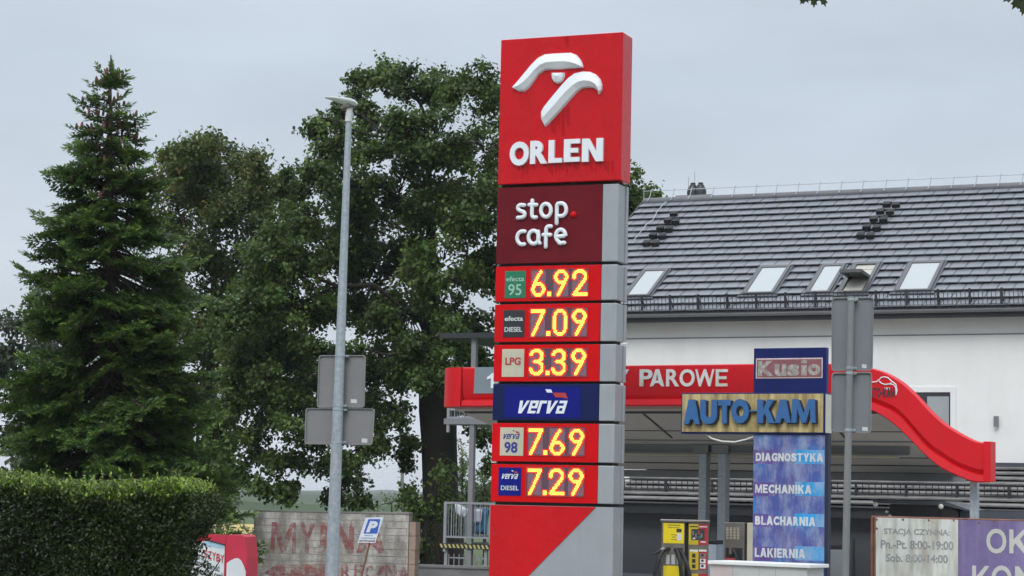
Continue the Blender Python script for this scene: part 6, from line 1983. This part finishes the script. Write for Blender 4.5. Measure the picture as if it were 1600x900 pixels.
# ------------------------------------------------------------------ clipped hedge
def hedge():
    rng = np.random.default_rng(5)
    FH = facade(200, 800, 17.0, 6)
    xr_ = FH.px(288, 830)[0]
    xl_ = FH.px(-140, 830)[0]
    ztop = FH.px(160, 755)[1]
    dep = 1.1
    root = thing('clipped_hedge', 'dense clipped dark green hedge with pale new shoots along its top', 'hedge', FH.w((xl_ + xr_) / 2, -dep / 2, 0), 6)
    def gen(n, where):
        x = rng.uniform(xl_, xr_, n); z = rng.uniform(0, ztop, n); o = rng.uniform(-dep, 0, n)
        dep_in = rng.random(n) ** 1.6 * .22
        nn = np.zeros((n, 3))
        ex, nv = np.array(FH.ex), np.array(FH.n)
        if where == 'front':
            o = -dep_in; nn[:] = nv
        if where == 'inner':
            o = rng.uniform(-dep + .2, -.18, n); x = rng.uniform(xl_, xr_ - .22, n); z = rng.uniform(0, ztop - .12, n); nn[:] = nv
        if where == 'back':
            o = -dep + dep_in; nn[:] = -nv
        if where == 'top':
            z = ztop - dep_in; nn[:] = (0, 0, 1)
        if where == 'right':
            x = xr_ - dep_in; nn[:] = ex
        if where == 'left':
            x = xl_ + dep_in; nn[:] = -ex
        # soft bulges, rounded shoulders
        bul = .05 * np.sin(x * 3.1 + z * 2.3) + .035 * np.sin(x * 7.3 - z * 5.1 + 1) + .03 * np.sin(x * 13 + z * 11)
        zc = (ztop - z)
        if where in ('front', 'back'):
            s = 1 if where == 'front' else -1
            o = o + s * (bul - .10 * np.exp(-zc / .07))
            sh = np.exp(-(xr_ - x) / .12)
            o = o - s * .15 * sh
        if where == 'right':
            x = x + bul - .09 * np.exp(-zc / .12) + .06 * (z > ztop - .3) - np.clip((ztop - .22 - z), 0, .6) * .34 + .02 * np.sin(z * 9)
        if where == 'top':
            z = z + bul * .7 - .06 * np.exp(-(xr_ - x) / .15) + .02 * np.sin(x * 2.2)
        P = np.array(FH.O) + x[:, None] * ex + o[:, None] * nv + z[:, None] * np.array((0, 0, 1))
        return P, nn, x, z, dep_in
    wd = xr_ - xl_
    C, N_, T_, D_ = [], [], [], []
    for where, n in (('front', 68000), ('top', 20000), ('right', 24000), ('back', 18000), ('left', 7000), ('inner', 34000)):
        P, nn, x, z, di = gen(n, where)
        C.append(P)
        N_.append(nn * .7 + rng.normal(size=nn.shape) * .55 + np.array((0, 0, .35)))
        d = rng.normal(size=nn.shape) * .7 + nn * .5 + np.array((0, 0, .35))
        D_.append(d)
        young = np.clip((z - (ztop - .17 + .025 * np.sin(x * 5) + .03 * np.sin(x * 17))) / .09, 0, 1)
        patch = .5 + .5 * np.sin(x * 2.7 + z * 3.1 + np.sin(z * 4))
        T_.append(.15 + .15 * patch + rng.normal(size=n) * .10 + young * (.42 + .25 * rng.random(n)) + (rng.random(n) < .015) * .3 + .30 * np.exp(-((x - xl_ - (xr_ - xl_) * .60) ** 2 / .004 + (z - ztop + .52) ** 2 / .002)))
    # new shoots standing out of the top and a few out of the face
    ns = 1500
    xs = rng.uniform(xl_, xr_, ns); os_ = rng.uniform(-dep, .02, ns) ; hs = rng.uniform(.02, .085, ns) * (1 + (rng.random(ns) < .07) * 1.1)
    zb_ = ztop + .035 * np.sin(xs * 3.1 + ztop * 2.3) - .06 * np.exp(-(xr_ - xs) / .15)
    for k in range(7):
        t = k / 6
        P = np.array(FH.O) + xs[:, None] * np.array(FH.ex) + os_[:, None] * np.array(FH.n) + (zb_ - .03 + hs * t)[:, None] * np.array((0, 0, 1)) + rng.normal(size=(ns, 3)) * .008
        C.append(P)
        N_.append(rng.normal(size=(ns, 3)) * .6 + np.array((0, -.3, .7)))
        D_.append(rng.normal(size=(ns, 3)) * .6 + np.array((0, 0, .7)))
        T_.append(.62 + .3 * rng.random(ns))
    C, N_, T_, D_ = map(np.concatenate, (C, N_, T_, D_))
    n = len(C)
    s = rng.uniform(.7, 1.25, n)
    leaves('leaves', C, D_, norm(N_), np.where(rng.random(n) < .02, 1.4, 1.0) * .037 * s, .0175 * s, np.clip(T_, 0, 1), LM['hedge'], root, fold=.2)
    mb = MB()
    for i in range(700):
        x, o = rng.uniform(xl_ + .1, xr_ - .25), rng.uniform(-dep + .12, -.12)
        z0_ = rng.uniform(0, ztop - .5) if i > 90 else 0
        a = FH.w(x, o, z0_)
        b_ = FH.w(x + rng.normal() * .16, min(-.06, max(-dep + .06, o + rng.normal() * .22)), min(ztop - .06, z0_ + rng.uniform(.4, .9)))
        mb.tube([a, a.lerp(b_, .5) + Vector(rng.normal(size=3)) * .02, b_], [.012, .008, .004] if i > 90 else [.025, .018, .01], 4, cap=False)
    mb.build('stems', M['bark'], root, normals=False)
hedge()

# ------------------------------------------------------------------ overhanging branch from a roadside tree right of the frame
def overhang():
    rng = np.random.default_rng(8)
    Y = 7.0
    foot = Vector((6.4, 7.0, 0))
    root = thing('roadside_maple', 'dark lobed leaves on branch tips hanging into the top edge', 'tree', foot)
    wd = MB()
    wd.tube([foot, foot + Vector((0, 0, 1.5)), foot + Vector((-.05, .05, 3.2)), foot + Vector((-.1, .1, 5.2)), foot + Vector((0, .1, 7))], [.24, .18, .16, .12, .06], 14)
    wd.build('trunk', M['bark'], root, smooth=True)
    br = MB()
    st = foot + Vector((-.08, .08, 4.6))
    t1, t2 = W(1578, -40, Y), W(1258, -42, Y)
    br.tube([st, st.lerp(t1, .5) + Vector((0, 0, .25)), t1 + Vector((.2, 0, .12)), t1 + Vector((-.1, 0, .1)), t2 + Vector((.25, 0, .16)), t2 + Vector((0, 0, .03)), W(1246, -12, Y)], [.05, .035, .022, .016, .01, .006, .003], 7)
    br.build('branch', M['bark'], root, smooth=True)
    lobe = [(0, 0), (.10, .02), (.34, -.10), (.30, .08), (.50, .16), (.36, .26), (.52, .44), (.30, .42), (.20, .50), (.24, .78), (.10, .74), (0, 1.0)]
    outline = lobe + [(-x, y) for x, y in reversed(lobe[1:-1])]
    lv = MB()
    stems = MB()
    def leaf(u, v, size, ang, tilt=0.2, dy=0):
        p = W(u, v, Y + dy)
        a = R(ang)
        d = Vector((math.sin(a), .25 * tilt, -math.cos(a))).normalized()
        s = Vector((math.cos(a), tilt, math.sin(a))).normalized()
        nn = d.cross(s).normalized()
        lv.add([p + d * (y * size) + s * (x * size) + nn * (abs(x) * .12 * size) for x, y in outline], [tuple(range(len(outline)))])
        q = p - d * size * .9 + Vector((rng.normal() * .01, 0, .02))
        stems.tube([p, q], .0016, 4)
    leaf(1261, -7, .040, -38); leaf(1271, -9, .048, 3); leaf(1282, -10, .050, 22); leaf(1290, -14, .04, 50)
    leaf(1242, -12, .022, 0, .9)
    for u, v, s, a in ((1596, -8, .062, -32), (1588, -11, .058, -55), (1600, -13, .070, 0), (1580, -14, .05, -72), (1610, -2, .06, 20), (1592, -4, .05, 10), (1604, 4, .05, -20), (1575, -30, .06, -20), (1560, -40, .06, 10), (1330, -45, .06, 10), (1400, -55, .06, -20), (1470, -55, .06, 15), (1530, -50, .06, -10), (1300, -40, .06, 30)):
        leaf(u, v, s, a, rng.uniform(-.3, .5), rng.uniform(-.1, .1))
    # a few more above the frame so the branch is leafy from other views
    for i in range(160):
        t = rng.random()
        base = st.lerp(t1, t) + Vector((rng.normal() * .3, rng.normal() * .3, .25 + abs(rng.normal()) * .3))
        a = rng.uniform(-180, 180)
        d = Vector((rng.normal(), rng.normal(), -.8)).normalized()
        s = d.orthogonal().normalized()
        nn = d.cross(s)
        sz = rng.uniform(.06, .1)
        lv.add([base + d * (y * sz) + s * (x * sz) + nn * (abs(x) * .12 * sz) for x, y in outline], [tuple(range(len(outline)))])
        stems.tube([base, st.lerp(t1, t) + Vector((0, 0, .2))], .002, 4)
    ob = lv.build('leaves', LM['near'], root, normals=False)
    stems.build('leaf_stalks', M['bark'], root, normals=False)
overhang()

# ------------------------------------------------------------------ air
hz = MB().box(G, -3000, 3000, -1.0, 40.0, -60, 4500).build('haze', bpy.data.materials.new('haze_air'))
tag(hz, kind='stuff')
hm = hz.data.materials[0]
hm.use_nodes = True
hm.node_tree.nodes.remove(hm.node_tree.nodes['Principled BSDF'])
pv = hm.node_tree.nodes.new('ShaderNodeVolumePrincipled')
pv.inputs['Color'].default_value = (0.86, 0.91, 0.97, 1)
pv.inputs['Density'].default_value = 0.00022
hm.node_tree.links.new(pv.outputs[0], hm.node_tree.nodes['Material Output'].inputs['Volume'])
